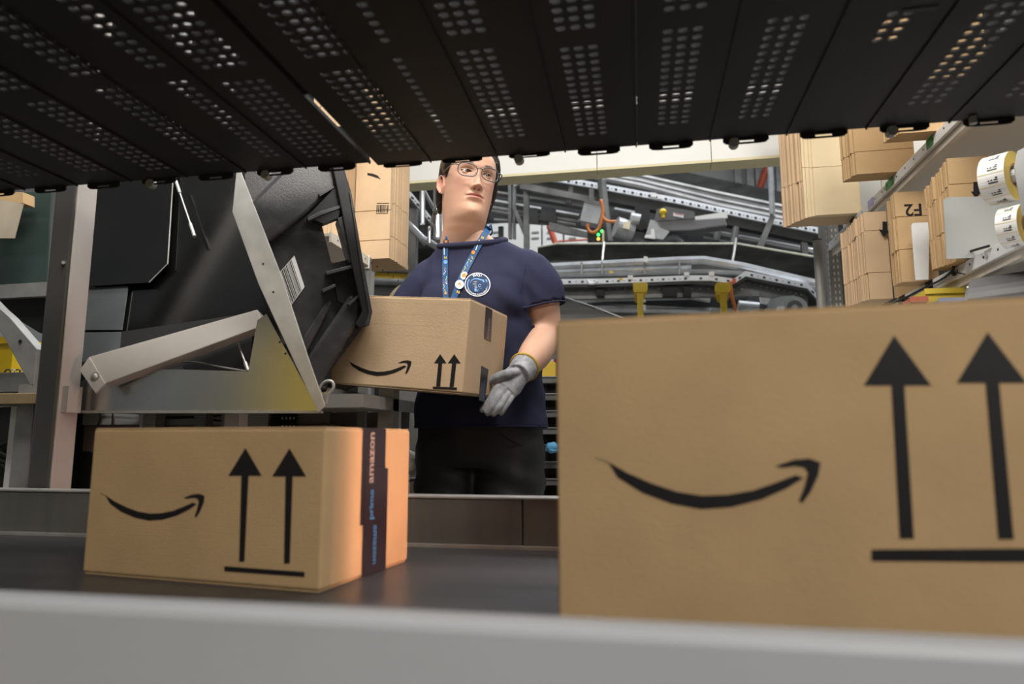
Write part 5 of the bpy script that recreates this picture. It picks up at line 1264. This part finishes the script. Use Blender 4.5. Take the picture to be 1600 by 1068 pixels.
def head_point(phi, z):
    f, w_, b, e = catm(PROF, z); sn, cs = math.sin(phi), math.cos(phi); q = 2 / e
    x = w_ * math.copysign(abs(sn) ** q, sn); y = (f if cs > 0 else b) * math.copysign(abs(cs) ** (q if cs > 0 else 1.0), cs)
    col = [1, 1, 1]
    if z < -.045: y -= (-.045 - z) * .56
    if z < -.125: x *= .92; y = (y + .03) * .92 - .03
    if cs > -0.15:
        k = sstep(-0.15, 0.35, cs); ax = abs(x); dy = 0
        dy += 0.0035 * g2(ax - .046, .020) * g2(z - .083, .016) * k                    # cheek
        dy -= 0.0060 * g2(ax - .031, .017) * g2(z - .110, .0125) * k                   # socket
        dy += 0.0028 * g2(ax - .028, .022) * g2(z - .1295, .008) * k                   # brow
        dy += 0.0035 * g2(x, .019) * g2(z + .003, .011)                                # chin
        # nose
        if .046 < z < .126:
            t = (0.118 - z) / (0.118 - 0.0690)
            h = 0.0245 * (max(0, min(1, t)) ** 1.15) if z > .0690 else 0.0245 * max(0.0, 1 - ((.0690 - z) / .0125) ** 2)
            s = 0.0068 + 0.0056 * max(0, min(1, t)) ** 1.5
            dy += h * math.exp(-(ax / s) ** 2.4)
            dy += 0.0095 * g2(ax - .0122, .0058) * g2(z - .0640, .0062)
            nn = g2(ax - .0068, .0030) * g2(z - .0583, .0026); dy -= 0.004 * nn
            if nn > .25: col = [1 - .75 * nn] * 3
            dy -= 0.0020 * g2(ax - .0185, .004) * g2(z - .063, .008)
        # lips
        zc = .0405 - 0.0018 * (ax / .025) ** 2; m = max(0, 1 - (ax / .0265) ** 2)
        if m > 0:
            cup = 0.0012 * g2(ax - .0055, .004) - .0008 * g2(x, .0025)
            dy += 0.0048 * m ** .6 * g2(z - zc - .0048, .0042) + 0.0056 * m ** .7 * g2(z - zc + .0060, .0052)
            dy -= 0.0034 * m ** .4 * g2(z - zc, .0014)
            top, bot = (.0078 + cup) * m ** .7, -.0092 * m ** .7
            if bot < z - zc < top:
                ed = min(z - zc - bot, top - (z - zc)); kk = sstep(0, .0016, ed); col = [1 - .12 * kk, 1 - .40 * kk, 1 - .33 * kk]
            ln = g2(z - zc, .0009) * m ** .3
            if ln > .3: col = [c_ * (1 - .62 * ln) for c_ in col]
        dy -= 0.0022 * g2(ax - .0265, .004) * g2(z - .037, .005)                        # mouth corner
        dy -= 0.0012 * g2(ax - (.0215 + .10 * max(0, .062 - z)), .004) * sstep(.036, .046, z) * (1 - sstep(.060, .068, z))   # cheek fold
        dy -= 0.0010 * g2(x, .003) * g2(z - .052, .005)
        dy -= 0.0028 * g2(x, .020) * g2(z - .0215, .0060)
        y += dy * (0.35 + 0.65 * k)
        # eyes
        for ex_, ey_, ez_ in EC:
            dx, dz = x - ex_, z - ez_; r2 = dx * dx + dz * dz
            if r2 < 0.0225 ** 2 and cs > 0:
                ys = ey_ + math.sqrt(max(0, (ER + .0014) ** 2 - r2)) if r2 < (ER + .0014) ** 2 else -1
                tilt_ = dz - 0.06 * dx * (1 if ex_ > 0 else -1); l_ = lid(dx, tilt_)
                if l_ > 0: y = min(y, ey_ + math.sqrt(max(0, ER * ER - r2)) - 0.0035); col = [.35, .22, .2]
                else:
                    y = max(y, ys)
                    if -.0012 < l_ <= 0 and dz > -.001: col = [.16, .13, .13]
                    cr = g2(tilt_ - (.0085 - 12 * dx * dx), .0011) * (1 if abs(dx) < .016 else 0); y -= .0010 * cr
                    if cr > .4: col = [c_ * (1 - .25 * cr) for c_ in col]
        # brow hair
        bz_ = .1305 + 0.0035 * g2(ax - .040, .016) - .10 * max(0, ax - .046); th = .0042 * (1 - sstep(.040, .058, ax) * .6)
        if .012 < ax < .058 and abs(z - bz_) < th * 1.5 and cs > .3:
            kk = (1 - sstep(th * .4, th * 1.4, abs(z - bz_))) * sstep(.011, .023, ax) * (1 - sstep(.040, .058, ax)) * .9; col = [1 - .88 * kk, 1 - .88 * kk, 1 - .87 * kk]
        if col == [1, 1, 1]:
            ck = .10 * g2(ax - .045, .022) * g2(z - .075, .022) + .08 * g2(x, .012) * g2(z - .068, .014); col = [1, 1 - ck * 1.2, 1 - ck]
    return x, y, z, col
zs_ = []
z = -.160
while z < .2195:
    zs_.append(z); z += 0.0011 if .028 < z < .140 else (0.0022 if z > -.03 else .006)
phis = []
a = -math.pi
while a < math.pi - 1e-6:
    phis.append(a); a += R(0.85) if abs(a) < R(62) else R(3.0)
hv, hc, hf = [], [], []
NPh = len(phis)
for z in zs_:
    for p in phis:
        x, y, zz, c = head_point(p, z); hv.append((x, y, zz)); hc.append(c)
for i in range(len(zs_) - 1):
    for j in range(NPh): j2 = (j + 1) % NPh; hf.append((i * NPh + j, i * NPh + j2, (i + 1) * NPh + j2, (i + 1) * NPh + j))
hf.append(tuple((len(zs_) - 1) * NPh + j for j in range(NPh)))
# ears
ev_, ef_ = [], []
for s in (-1, 1):
    base = len(ev_); nr, na = 12, 36
    for i in range(nr + 1):
        rho = i / nr
        for j in range(na):
            q = 2 * math.pi * j / na
            eu_ = math.cos(q) * .0175 * (1 + .12 * math.sin(q)); ez2 = math.sin(q) * (.031 if math.sin(q) > 0 else .030)
            if math.sin(q) < -.4: eu_ *= 0.80
            h = .004 + .0105 * g2(rho - .86, .13) - .0045 * g2(rho - .42, .28) - .012 * sstep(.92, 1.0, rho)
            h += .0050 * g2(rho - .52, .12) * (1 if math.cos(q) < .2 else .2) * sstep(-.75, -.2, math.sin(q))
            if math.sin(q) < -.75: h -= .003 * g2(rho - .85, .15)
            lx = eu_ * rho; lz = ez2 * rho
            # flare: the rear edge stands off the skull
            X = .0735 + h + (-lx) * 0.42 - .0015; Y_ = -.004 + lx * .92 + .10 * lz * -1; Z_ = .084 + lz
            ev_.append((s * X, Y_, Z_))
    for i in range(nr):
        for j in range(na):
            j2 = (j + 1) % na; f = (base + i * na + j, base + i * na + j2, base + (i + 1) * na + j2, base + (i + 1) * na + j); ef_.append(f if s > 0 else f[::-1])
o0 = len(body.v); nb_ = len(body.v)
body.add([HW(*p) for p in hv], hf); body.add([HW(*p) for p in ev_], ef_)
bo = body.build('body', SKIN, person, smooth=True)
ca = bo.data.color_attributes.new('tint', 'FLOAT_COLOR', 'POINT')
cols = [1.0] * (4 * len(bo.data.vertices))
for i, c in enumerate(hc): cols[4 * (o0 + i):4 * (o0 + i) + 3] = c
for i in range(len(ev_)): cols[4 * (o0 + len(hc) + i):4 * (o0 + len(hc) + i) + 3] = [1, .86, .84]
ca.data.foreach_set('color', cols)
# eyeballs
EYEW = M('eye_white', (0.50, 0.46, 0.44), 0.15, var=0.03); IRIS = M('brown_iris', (0.045, 0.022, 0.012), 0.12, var=0.3, scale=300); PUP = M('pupil', (0.004, 0.004, 0.004), 0.08, var=0)
gz = (V((0.26, 1, 0.0))).normalized()
for ec in EC:
    mb = MB(); u_ = gz.orthogonal().normalized(); w_ = gz.cross(u_); nr, na = 24, 28; c = V(ec)
    for i in range(nr + 1):
        th = math.pi * i / nr
        for j in range(na): q = 2 * math.pi * j / na; mb.v.append(HW(*(c + (gz * math.cos(th) + (u_ * math.cos(q) + w_ * math.sin(q)) * math.sin(th)) * ER)))
    for i in range(nr):
        for j in range(na):
            mb.f.append((i * na + j, i * na + (j + 1) % na, (i + 1) * na + (j + 1) % na, (i + 1) * na + j)); th = (i + .5) * 180 / nr; mb.m.append(2 if th < 11 else (1 if th < 34 else 0))
    mb.build('eye', [EYEW, IRIS, PUP], person, smooth=True)
# hair: cap that follows the skull, gathered behind
HL = [(0, .180), (25, .178), (45, .168), (58, .150), (66, .128), (76, .108), (88, .112), (98, .118), (108, .085), (122, .040), (140, .010), (180, .000)]
mb = MB(); idx = {}
zh = [0 + .0035 * i for i in range(63)]; ph = [-180 + 3 * i for i in range(120)]
for i, z in enumerate(zh):
    for j, p in enumerate(ph):
        ap = abs(p); h0 = catm([(a_, b_) for a_, b_ in HL], ap)[0]
        d = z - h0
        if d > -0.004:
            x, y, zz, _ = head_point(R(p), min(z, .2185)); f_ = .0115 * sstep(-.004, .022, d) + .0015 + .0006 * math.sin(p * .9 + z * 140)
            nv_ = V((x / .075, y / .1, max(0, (z - .12) / .1))).normalized(); idx[(i, j)] = len(mb.v); mb.v.append(HW(*(V((x, y, zz)) + nv_ * f_)))
for i in range(len(zh) - 1):
    for j in range(120):
        q = [(i, j), (i, (j + 1) % 120), (i + 1, (j + 1) % 120), (i + 1, j)]
        if all(k in idx for k in q): mb.f.append(tuple(idx[k] for k in q)); mb.m.append(0)
hair = mb.build('hair', HAIRM, person, smooth=True)
mb = MB(); limb(mb, [V(HW(0, -.105, .10)), V(HW(0.0, -.125, .06)), V(HW(.03, -.10, -.01)), V(HW(.060, -.068, -.075)), V(HW(.064, -.050, -.125))], [.030, .030, .026, .020, .008], 16, 6)
mb.build('ponytail', HAIRM, hair, smooth=True)
for L, r_ in (([(.058, .060, .165), (.071, .035, .125), (.079, .012, .088), (.076, -.012, .045), (.066, -.028, .000)], [.006, .008, .010, .009, .004]), ([(-.066, .000, .150), (-.073, -.026, .120), (-.073, -.044, .085), (-.069, -.050, .045), (-.063, -.054, .015)], [.008, .012, .014, .012, .006]),
              ([(-.062, .052, .160), (-.073, .034, .128), (-.074, .022, .104)], [.007, .008, .003])):
    mb = MB(); limb(mb, [HW(*p) for p in L], r_, 14, 5); mb.build('side_lock', HAIRM, hair, smooth=True)
random.seed(2)
for k in range(16):
    s = -1 if k < 10 else 1; y0 = -.035 - random.random() * .03
    p0 = V((s * .066, y0, .045 - random.random() * .03)); p1 = p0 + V((s * random.uniform(.006, .022), -.005, -.020)); p2 = p1 + V((s * random.uniform(-.012, .012), .004, -.03 - random.random() * .02))
    MB().tube(smooth_path([HW(*p0), HW(*p1), HW(*p2)], 5), 0.0011, 5).build('loose_strand', HAIRM, hair)

# --- glasses
FR = M('grey_spectacle_frame', (0.10, 0.115, 0.13), 0.3, metal=0.3, var=0.1); LENS = M('spectacle_lens', (0.05, 0.05, 0.05), 0.02, var=0, alpha=0.07, spec=0.6)
gl = None
def lens_pt(s, q, gr=0.0):
    c, n_ = math.cos(q), math.sin(q); w_, h_ = .0272 + gr, .0182 + gr
    x = w_ * math.copysign(abs(c) ** .62, c); z = h_ * math.copysign(abs(n_) ** .66, n_)
    x *= 1 - (.16 * abs(n_) if n_ < 0 else .03 * n_)
    z += .0022 * (x / w_) if n_ > 0 else 0
    X = .0335 + x; return V((s * X, .1100 - 5.5 * (X - .012) ** 2 + 0.06 * z, .1060 + z))
rim = MB()
for s in (-1, 1): rim.tube([HW(*lens_pt(s, 2 * math.pi * k / 40)) for k in range(40)], 0.0016, 6, closed=True)
rim.tube(smooth_path([HW(-.0085, .1115, .1130), HW(-.004, .1140, .1148), HW(.004, .1140, .1148), HW(.0085, .1115, .1130)], 4), 0.0014, 6)
gl = rim.build('glasses', FR, person, smooth=True)
for s in (-1, 1):
    MB().tube(smooth_path([HW(s * .0600, .0985, .1175), HW(s * .067, .0955, .1190), HW(s * .0765, .082, .1185), HW(s * .0805, .040, .1160), HW(s * .0815, .005, .113), HW(s * .0790, -.014, .102)], 5), 0.0016, 6).build('temple', FR, gl, smooth=True)
    mb = MB(); ps = [HW(*(lens_pt(s, 2 * math.pi * k / 40, -.001))) for k in range(40)]; c = sum(ps, V()) / 40
    mb.add(ps + [c], [(k, (k + 1) % 40, 40) for k in range(40)]); mb.build('lens', LENS, gl)
    MB().tube([HW(s * .0105, .1105, .1035), HW(s * .0085, .105, .0995)], 0.0009, 5).build('nose_pad', FR, gl)
    MB().ball(HW(s * .0775, .002, .056), 0.0022, 8, 6).build('ear_stud', GALV, person, smooth=True)

print('NECK', [round(c,3) for c in (HW(0,0,-.06)-V((PX,YP,0)))])
# --- T-shirt
mb = MB(); torso(mb, 0.012, 0.80); chest(mb, 0.008)
tors = MB(); torso(tors, 0.012, 0.80); chest(tors, 0.010)
hemT = 0.60
aL = (elL - shL).normalized(); aR = (elR - shR).normalized()
eL, eR = shL.lerp(elL, hemT + .06), shR.lerp(elR, hemT + .06)
limb(mb, [shL + V((-.03, .0, .0)), shL.lerp(elL, .3) + V((.004, 0, 0)), eL], [.066, .070, .071], 24, 6); limb(mb, [shR + V((.03, 0, 0)), shR.lerp(elR, .3), eR], [.066, .068, .069], 24, 6)
for s, p in ((1, shL), (-1, shR)): mb.ball(p + V((-.02 * s, 0, 0.0)), (.066, .064, .056), 18, 12)
# loose cloth at the waist
for m_ in (mb, tors): loft(m_, [(TP(0, .002, z), lt, fw, w_, d, 2.3) for z, w_, d in ((.803, .197, .138), (.86, .193, .136), (.93, .186, .133), (1.02, .179, .130), (1.10, .178, .128), (1.16, .172, .12))], 40)
tbv = bvh_of(tors)
sh = fuse(mb, 0.0075, 8)
ctr = V((PX, YP, 0))
# folds
bm_ = bmesh.new(); me_ = bpy.data.meshes.new('t'); me_.from_pydata(sh.v, [], sh.f); me_.update(); nrm = [v.normal.copy() for v in me_.vertices]
for i, p in enumerate(sh.v):
    q = p - ctr
    d = 0.0030 * noise.noise(V((q.x * 9 + q.z * 7, q.y * 9, q.z * 6 - q.x * 5))) + 0.0022 * noise.noise(V((q.x * 26 + q.z * 16, q.y * 22, q.z * 13)))
    dl = (p - shL).length                       # drag lines from the arm pit
    d += 0.0040 * math.sin((q.z * 1.0 + (p.x - shL.x) * 0.9) * 75) * math.exp(-((p - (shL + V((-.05, -.06, -.09)))).length / .085) ** 2)
    d += 0.0035 * math.sin((q.z - (p.x - ctr.x) * .35) * 62) * math.exp(-((q.z - .96) / .10) ** 2)
    d += 0.0030 * math.sin(q.x * 55 + q.z * 12) * math.exp(-((q.z - .83) / .05) ** 2)
    sh.v[i] = p + nrm[i] * d
bm_.free(); bpy.data.meshes.remove(me_)
bv = bvh_of(sh)
# neckline plane and sleeve planes
nc = TP(-0.014, 0.016, 1.360); nn = (V((0, 0, 1)) + fw * 0.36).normalized()
HEM = 0.815
def ring_on(c, n_, k=48):
    n_ = n_.normalized(); u_ = n_.orthogonal().normalized(); w_ = n_.cross(u_); out = []
    for i in range(k):
        d = u_ * math.cos(2 * math.pi * i / k) + w_ * math.sin(2 * math.pi * i / k); h = bv.ray_cast(c, d, 0.35)
        if h[0] is not None: out.append(h[0])
    for _ in range(3): out = [(out[i - 1] + out[i] * 2 + out[(i + 1) % len(out)]) / 4 for i in range(len(out))]
    return out
cl = shL.lerp(elL, hemT); cr = shR.lerp(elR, hemT)
aL2 = (aL + V((0.10, 0, 0.0))).normalized()
neck_ring, lring, rring = ring_on(nc, nn), ring_on(cl, aL2), ring_on(cr, aR)
hem_ring = ring_on(TP(0, 0, HEM), V((0, 0, 1)), 72)
def keep(p):
    if (p - nc).dot(nn) > 0 and (p - nc).length < .13: return False
    for c_, a_ in ((cl, aL2), (cr, aR)):
        if (p - c_).dot(a_) > 0 and (p - c_).length < .11 and tbv.find_nearest(p)[3] > 0.012: return False
    return p.z > HEM - 0.004
shc = cut(sh, keep)
shirt = shc.build('t_shirt', SHIRTM, person, smooth=True)
so = shirt.modifiers.new('cloth', 'SOLIDIFY'); so.thickness = 0.0025; so.offset = -1
MB().tube(neck_ring, 0.0090, 10, closed=True, flat=1.0).build('collar', SHIRTM, shirt, smooth=True)
MB().tube(lring, 0.0032, 6, closed=True).build('sleeve_hem', SHIRTM, shirt, smooth=True); MB().tube(rring, 0.0032, 6, closed=True).build('sleeve_hem', SHIRTM, shirt, smooth=True)
MB().tube(hem_ring, 0.0035, 6, closed=True).build('bottom_hem', SHIRTM, shirt, smooth=True)
# shoulder seam of the left sleeve
sm = [p for p in ring_on(shL + V((-.018, 0, -.005)), V((1, 0, -.22)))]
MB().tube(sm, 0.0016, 5, closed=True).build('shoulder_seam', SHIRTM, shirt)

# --- trousers
mb = MB()
loft(mb, [(TP(0, 0, z), lt, fw, w_, d, 2.4) for z, w_, d in ((.70, .172, .112), (.74, .176, .118), (.80, .182, .124), (.87, .178, .124), (.93, .168, .118))], 36)
for h, k, a, s in ((hipL, knL, anL, 1), (hipR, knR, anR, -1)):
    limb(mb, [h + lt * .004 * s, h.lerp(k, .5), k, k.lerp(a, .5), a + V((0, 0, .01))], [.100, .094, .074, .070, .064], 22, 6)
tr = fuse(mb, 0.009, 6)
me_ = bpy.data.meshes.new('t'); me_.from_pydata(tr.v, [], tr.f); me_.update(); nrm = [v.normal.copy() for v in me_.vertices]
for i, p in enumerate(tr.v):
    q = p - ctr; d = .004 * noise.noise(V((q.x * 12, q.y * 12, q.z * 10))) + .0045 * math.sin((q.z + q.x * .45) * 70) * math.exp(-((q.z - .66) / .05) ** 2) + .003 * math.sin((q.z - q.x * .5) * 90) * math.exp(-((q.z - .44) / .06) ** 2)
    tr.v[i] = p + nrm[i] * d
bpy.data.meshes.remove(me_)
tr = cut(tr, lambda p: p.z > 0.045)
tro = tr.build('trousers', PANTM, person, smooth=True)
for h, s in ((hipL, 1), (hipR, -1)):
    MB().tube(smooth_path([TP(.10 * s, .122, .80), TP(.13 * s, .105, .775), TP(.168 * s, .055, .755)], 5), 0.0022, 6).build('pocket_seam', PANTM, tro)
# --- shoes
for a in (anL, anR):
    mb = MB(); limb(mb, [a + V((0, .045, -.020)), a + fw * .03 + V((0, 0, -.022)), a + fw * .10 + V((0, 0, -.032)), a + fw * .175 + V((0, 0, -.040))], [.042, .046, .042, .030], 18, 5); limb(mb, [a + V((0, 0, .02)), a + V((0, .005, -.02))], [.044, .046], 16, 4)
    so_ = cut(fuse(mb, 0.006, 4), lambda p: p.z > 0.012).build('shoe', BLACK, person, smooth=True)
    MB().prism([V((a.x, a.y, 0.0015)) + fw * f + lt * w_ for f, w_ in ((-.085, -.03), (-.085, .03), (0, .045), (.12, .045), (.19, .03), (.205, 0), (.19, -.03), (.12, -.045), (0, -.045))], (0, 0, .014)).build('sole', MIDS, so_)
# --- gloves
for left in (True, False):
    mb = MB(); hand(mb, 1.0, left)
    w0, e0 = (wrL, fmL) if left else (wrR, elR.lerp(wrR, .5)); d = (w0 - e0).normalized()
    cw = w0 - d * 0.018
    mb.tube([cw, w0, w0 + d * .03], [.0375, .034, .031], 20)
    g = fuse(mb, 0.0022, 2); go = g.build('glove', GLOVEM, person, smooth=True)
    u_ = d.orthogonal().normalized(); w_ = d.cross(u_)
    MB().tube([cw - d * .002 + (u_ * math.cos(q) + w_ * math.sin(q)) * 0.0375 for q in [k * math.pi / 14 for k in range(28)]], 0.0042, 8, closed=True).build('cuff', CUFFM, go, smooth=True)

# --- emblem and lanyard laid on the shirt
def lay(px, off): # photo pixel -> point just off the shirt
    d = ray(*px); h = bv.ray_cast(EYE, d.normalized())
    if h[0] is None: return EYE + d * (1.85 / d.y)
    return h[0] - d.normalized() * off
def lay_poly(L, off, mat, name, parent, th=0.0008):
    mb = MB(); p = [lay(q, off) for q in L]; mb.prism(p, [ray(*L[0]).normalized() * th][0]); return mb.build(name, mat, parent)
EMW = M('emblem_white', (0.72, 0.74, 0.78), 0.7, var=0.05); EMB = M('emblem_blue', (0.16, 0.36, 0.66), 0.7, var=0.05); EMN = M('emblem_navy', (0.022, 0.045, 0.115), 0.8, var=0.1); EMG = M('emblem_grey', (0.20, 0.23, 0.28), 0.7)
ecx, ecy, erx, ery = 746.0, 444.3, 20.3, 18.6
def el(q, k): return (ecx + erx * k * math.cos(q), ecy + ery * k * math.sin(q))
def ring(k0, k1, off, mat, name, parent, q0=0, q1=2 * math.pi, n=56):
    mb = MB()
    for i in range(n):
        a, b = q0 + (q1 - q0) * i / n, q0 + (q1 - q0) * (i + 1) / n
        mb.add([lay(el(a, k0), off), lay(el(b, k0), off), lay(el(b, k1), off), lay(el(a, k1), off)], [(0, 1, 2, 3)])
    return mb.build(name, mat, parent)
emb = ring(0.0001, 0.93, 0.0018, EMN, 'emblem', shirt); emb['label'] = 'round white and blue printed emblem on the chest'
ring(0.93, 1.0, 0.0022, EMW, 'emblem_ring', emb); ring(0.63, 0.66, 0.0024, EMN, 'emblem_ring', emb)
ring(0.72, 0.80, 0.0024, EMB, 'emblem_arc', emb, R(150), R(215), 14); ring(0.72, 0.80, 0.0024, EMB, 'emblem_arc', emb, R(-35), R(30), 14)
blob = [(738, 452), (735, 447), (734.5, 442), (737, 438), (741, 436), (746, 436), (750, 437.5), (753.5, 438), (755, 441), (753, 444), (754, 447), (751.5, 450), (747, 451.5), (745, 455), (740, 455)]
lay_poly([(ecx + (x - 745) * 1.12, ecy + (y - 445) * 1.12) for x, y in blob], 0.0026, EMB, 'emblem_figure', emb)
lay_poly(blob, 0.0032, EMN, 'emblem_figure', emb)
for L in ([(738, 440), (743, 438.5), (747, 440), (743, 441.5)], [(737.5, 443), (742, 442), (746, 443.5), (741, 445)], [(741, 447), (744, 445), (746, 449), (743, 452)]): lay_poly(L, 0.0037, EMG, 'emblem_mark', emb)
lay_poly([(742, 455), (741, 452), (743, 449.5), (745, 452), (744.5, 455)], 0.0038, EMB, 'emblem_mark', emb)
for i in range(8):
    a, b = i * math.pi / 4, (i + 1) * math.pi / 4
    if i != 0: lay_poly([(749.5 + 2.6 * math.cos(a), 446 + 2.6 * math.sin(a)), (749.5 + 2.6 * math.cos(b), 446 + 2.6 * math.sin(b)), (749.5 + 1.7 * math.cos(b), 446 + 1.7 * math.sin(b)), (749.5 + 1.7 * math.cos(a), 446 + 1.7 * math.sin(a))], 0.0038, EMB, 'emblem_mark', emb)
def glyphs(s, mapf, mat, parent, size, off, name='lettering', bold=0.0):
    """lettering laid on cloth: mapf(u, v) turns text units (1 = letter size) into photo pixels"""
    cu = bpy.data.curves.new('t', 'FONT'); cu.body = s; cu.size = 1; cu.align_x = 'CENTER'; cu.resolution_u = 2; cu.offset = bold
    to = bpy.data.objects.new('t', cu); COL.objects.link(to); me = bpy.data.meshes.new_from_object(to.evaluated_get(bpy.context.evaluated_depsgraph_get())); bpy.data.objects.remove(to)
    mb = MB(); mb.add([lay(mapf(v.co.x * size, v.co.y * size), off) for v in me.vertices], [tuple(p.vertices) for p in me.polygons]); return mb.build(name, mat, parent, fixn=False)
def arc(q0, r, sgn):
    def f(u, v):
        rr = r + sgn * v / erx; q = q0 + sgn * u / (erx * r); return el(q, rr)
    return f
glyphs('SVQ1', arc(R(-90), 0.70, 1), EMW, emb, 5.6, 0.0028, bold=0.03)
glyphs('CUSTOMER FULFILLMENT', arc(R(90), 0.88, -1), EMW, emb, 3.5, 0.0028, bold=0.02)

LANY = M('lanyard_blue', (0.012, 0.075, 0.20), 0.6, var=0.15, scale=40)
lan = thing('lanyard', lay((711, 458), 0.004), 'blue printed lanyard round the neck of the person, with a white round pin', 'lanyard')
strapL = smooth_path([V((x, y, 0)) for x, y in ((697, 375), (696.2, 385), (695.5, 405), (695.5, 430), (696, 452), (696.5, 472))], 5)
strapR = smooth_path([V((x, y, 0)) for x, y in ((764.5, 354), (760, 362), (754, 371), (741, 395), (729, 418), (720, 437), (711, 460), (706, 476))], 5)
def strap(path, hw, off):
    mb = MB(); n = len(path); L_ = []
    for i, p in enumerate(path):
        t = (path[min(i + 1, n - 1)] - path[max(i - 1, 0)]).normalized(); a = V((-t.y, t.x, 0)); row = []
        A, B = p + a * hw, p - a * hw
        pa, pb = lay((A.x, A.y), off), lay((B.x, B.y), off)
        L_.append((pa, pb))
    # cloth cannot jump: keep depth of neighbouring points close where it leaves the shirt
    for i in range(n - 2, -1, -1):
        for k in (0, 1):
            if (L_[i][k] - L_[i + 1][k]).length > 0.045:
                d = ray(*((path[i] + V(((-1) ** k * 0, 0, 0))).xy)); tgt = L_[i + 1][k].y + 0.012
                pr = L_[i]; q = list(pr); dd = (pr[k] - EYE); q[k] = EYE + dd * (tgt / dd.y); L_[i] = tuple(q)
    for i in range(n - 1):
        (a, b), (c, d) = L_[i], L_[i + 1]; th = V((0, 0.0012, 0)); mb.add([a, b, d, c, a + th, b + th, d + th, c + th], [(0, 1, 2, 3), (7, 6, 5, 4), (0, 4, 5, 1), (3, 2, 6, 7), (0, 3, 7, 4), (1, 5, 6, 2)])
    return mb.build('strap', LANY, lan, fixn=False)
s1 = strap(strapL, 4.3, 0.005); s2 = strap(strapR, 4.9, 0.005)
# back of the loop round the neck
MB().tube(smooth_path([lay((764.5, 354.5), 0.004), onY(767, 351, 1.895), V((-0.425, 1.945, 1.39)), V((-0.475, 1.955, 1.39)), V((-0.54, 1.93, 1.375)), onY(699, 368, 1.875), lay((697, 375), 0.003)], 6), 0.0045, 8, flat=0.5).build('neck_loop', LANY, lan)
CF = [M('confetti_' + n_, c, 0.6, var=0) for n_, c in (('yellow', (0.75, 0.5, 0.04)), ('mint', (0.35, 0.6, 0.5)), ('pink', (0.6, 0.3, 0.5)), ('pale', (0.7, 0.72, 0.7)), ('orange', (0.75, 0.25, 0.04)), ('sky', (0.15, 0.35, 0.65)))]
random.seed(9)
def chip(x, y, a, l, w_, m, par):
    c, s = math.cos(a), math.sin(a); lay_poly([(x + c * l * i - s * w_ * j, y + s * l * i + c * w_ * j) for i, j in ((-1, -1), (1, -1), (1, 1), (-1, 1))], 0.0062, CF[m], 'confetti', par, 0.0005)
for y in [419 + 2.6 * k for k in range(15)]: chip(695.8 + random.uniform(-2.8, 2.8), y, random.uniform(0.6, 2.4), random.uniform(.9, 1.7), .45, random.choice([0, 1, 2, 3, 5]), s1)
for k in range(11):
    t = k / 10; chip(738 - 13 * t + random.uniform(-3, 3), 401 + 22 * t, random.uniform(0.6, 2.6), random.uniform(.9, 1.6), .5, random.choice([0, 1, 2, 3, 5]), s2)
glyphs('N', lambda u, v: (695.8 + u * .95, 404 - v), CF[0], s1, 5.5, 0.0062, bold=0.03)
glyphs('N', lambda u, v: (753 + u * .9 + v * .4, 373 - v * .85 + u * .35), CF[0], s2, 6, 0.0062, bold=0.03)
glyphs('N', lambda u, v: (715.5 + u * .95 + v * .2, 458 - v * .9 + u * .3), CF[0], s2, 6.5, 0.0062, bold=0.03)
lay_poly([(693.3, 381), (694.6, 381), (694.8, 398), (693.5, 398)], 0.0062, CF[3], 'printed_words', s1, 0.0005); lay_poly([(748.5, 374), (749.8, 374.6), (743.8, 391), (742.5, 390.4)], 0.0062, CF[3], 'printed_words', s2, 0.0005)
def dot(x, y, r, m, par, name='dot', off=0.0064): lay_poly([(x + r * math.cos(k * math.pi / 8), y + r * math.sin(k * math.pi / 8)) for k in range(16)], off, m, name, par, 0.0006)
dot(696, 409, 3.2, CF[5], s1); dot(697, 377, 2.2, CF[4], s1); dot(739.5, 394, 3.0, CF[4], s2); dot(696.3, 458, 2.0, CF[4], s1)
lay_poly([(720.5, 427), (723, 424.5), (726, 424), (729, 425), (730.5, 428), (728, 431), (726.5, 436), (722.5, 436.5), (719.5, 433)], 0.0068, CF[3], 'enamel_pin', lan); lay_poly([(722, 428), (725.5, 426), (729, 427.5), (727.5, 431), (724.5, 433.5), (721.5, 431.5)], 0.0075, CF[4], 'pin_centre', lan)
dot(718, 444, 7.0, EMW, lan, 'round_pin', 0.0085); dot(718, 443.5, 2.3, CF[4], lan, 'pin_centre', 0.0096); dot(718, 445.5, 1.2, CF[3], lan, 'pin_centre', 0.0100)
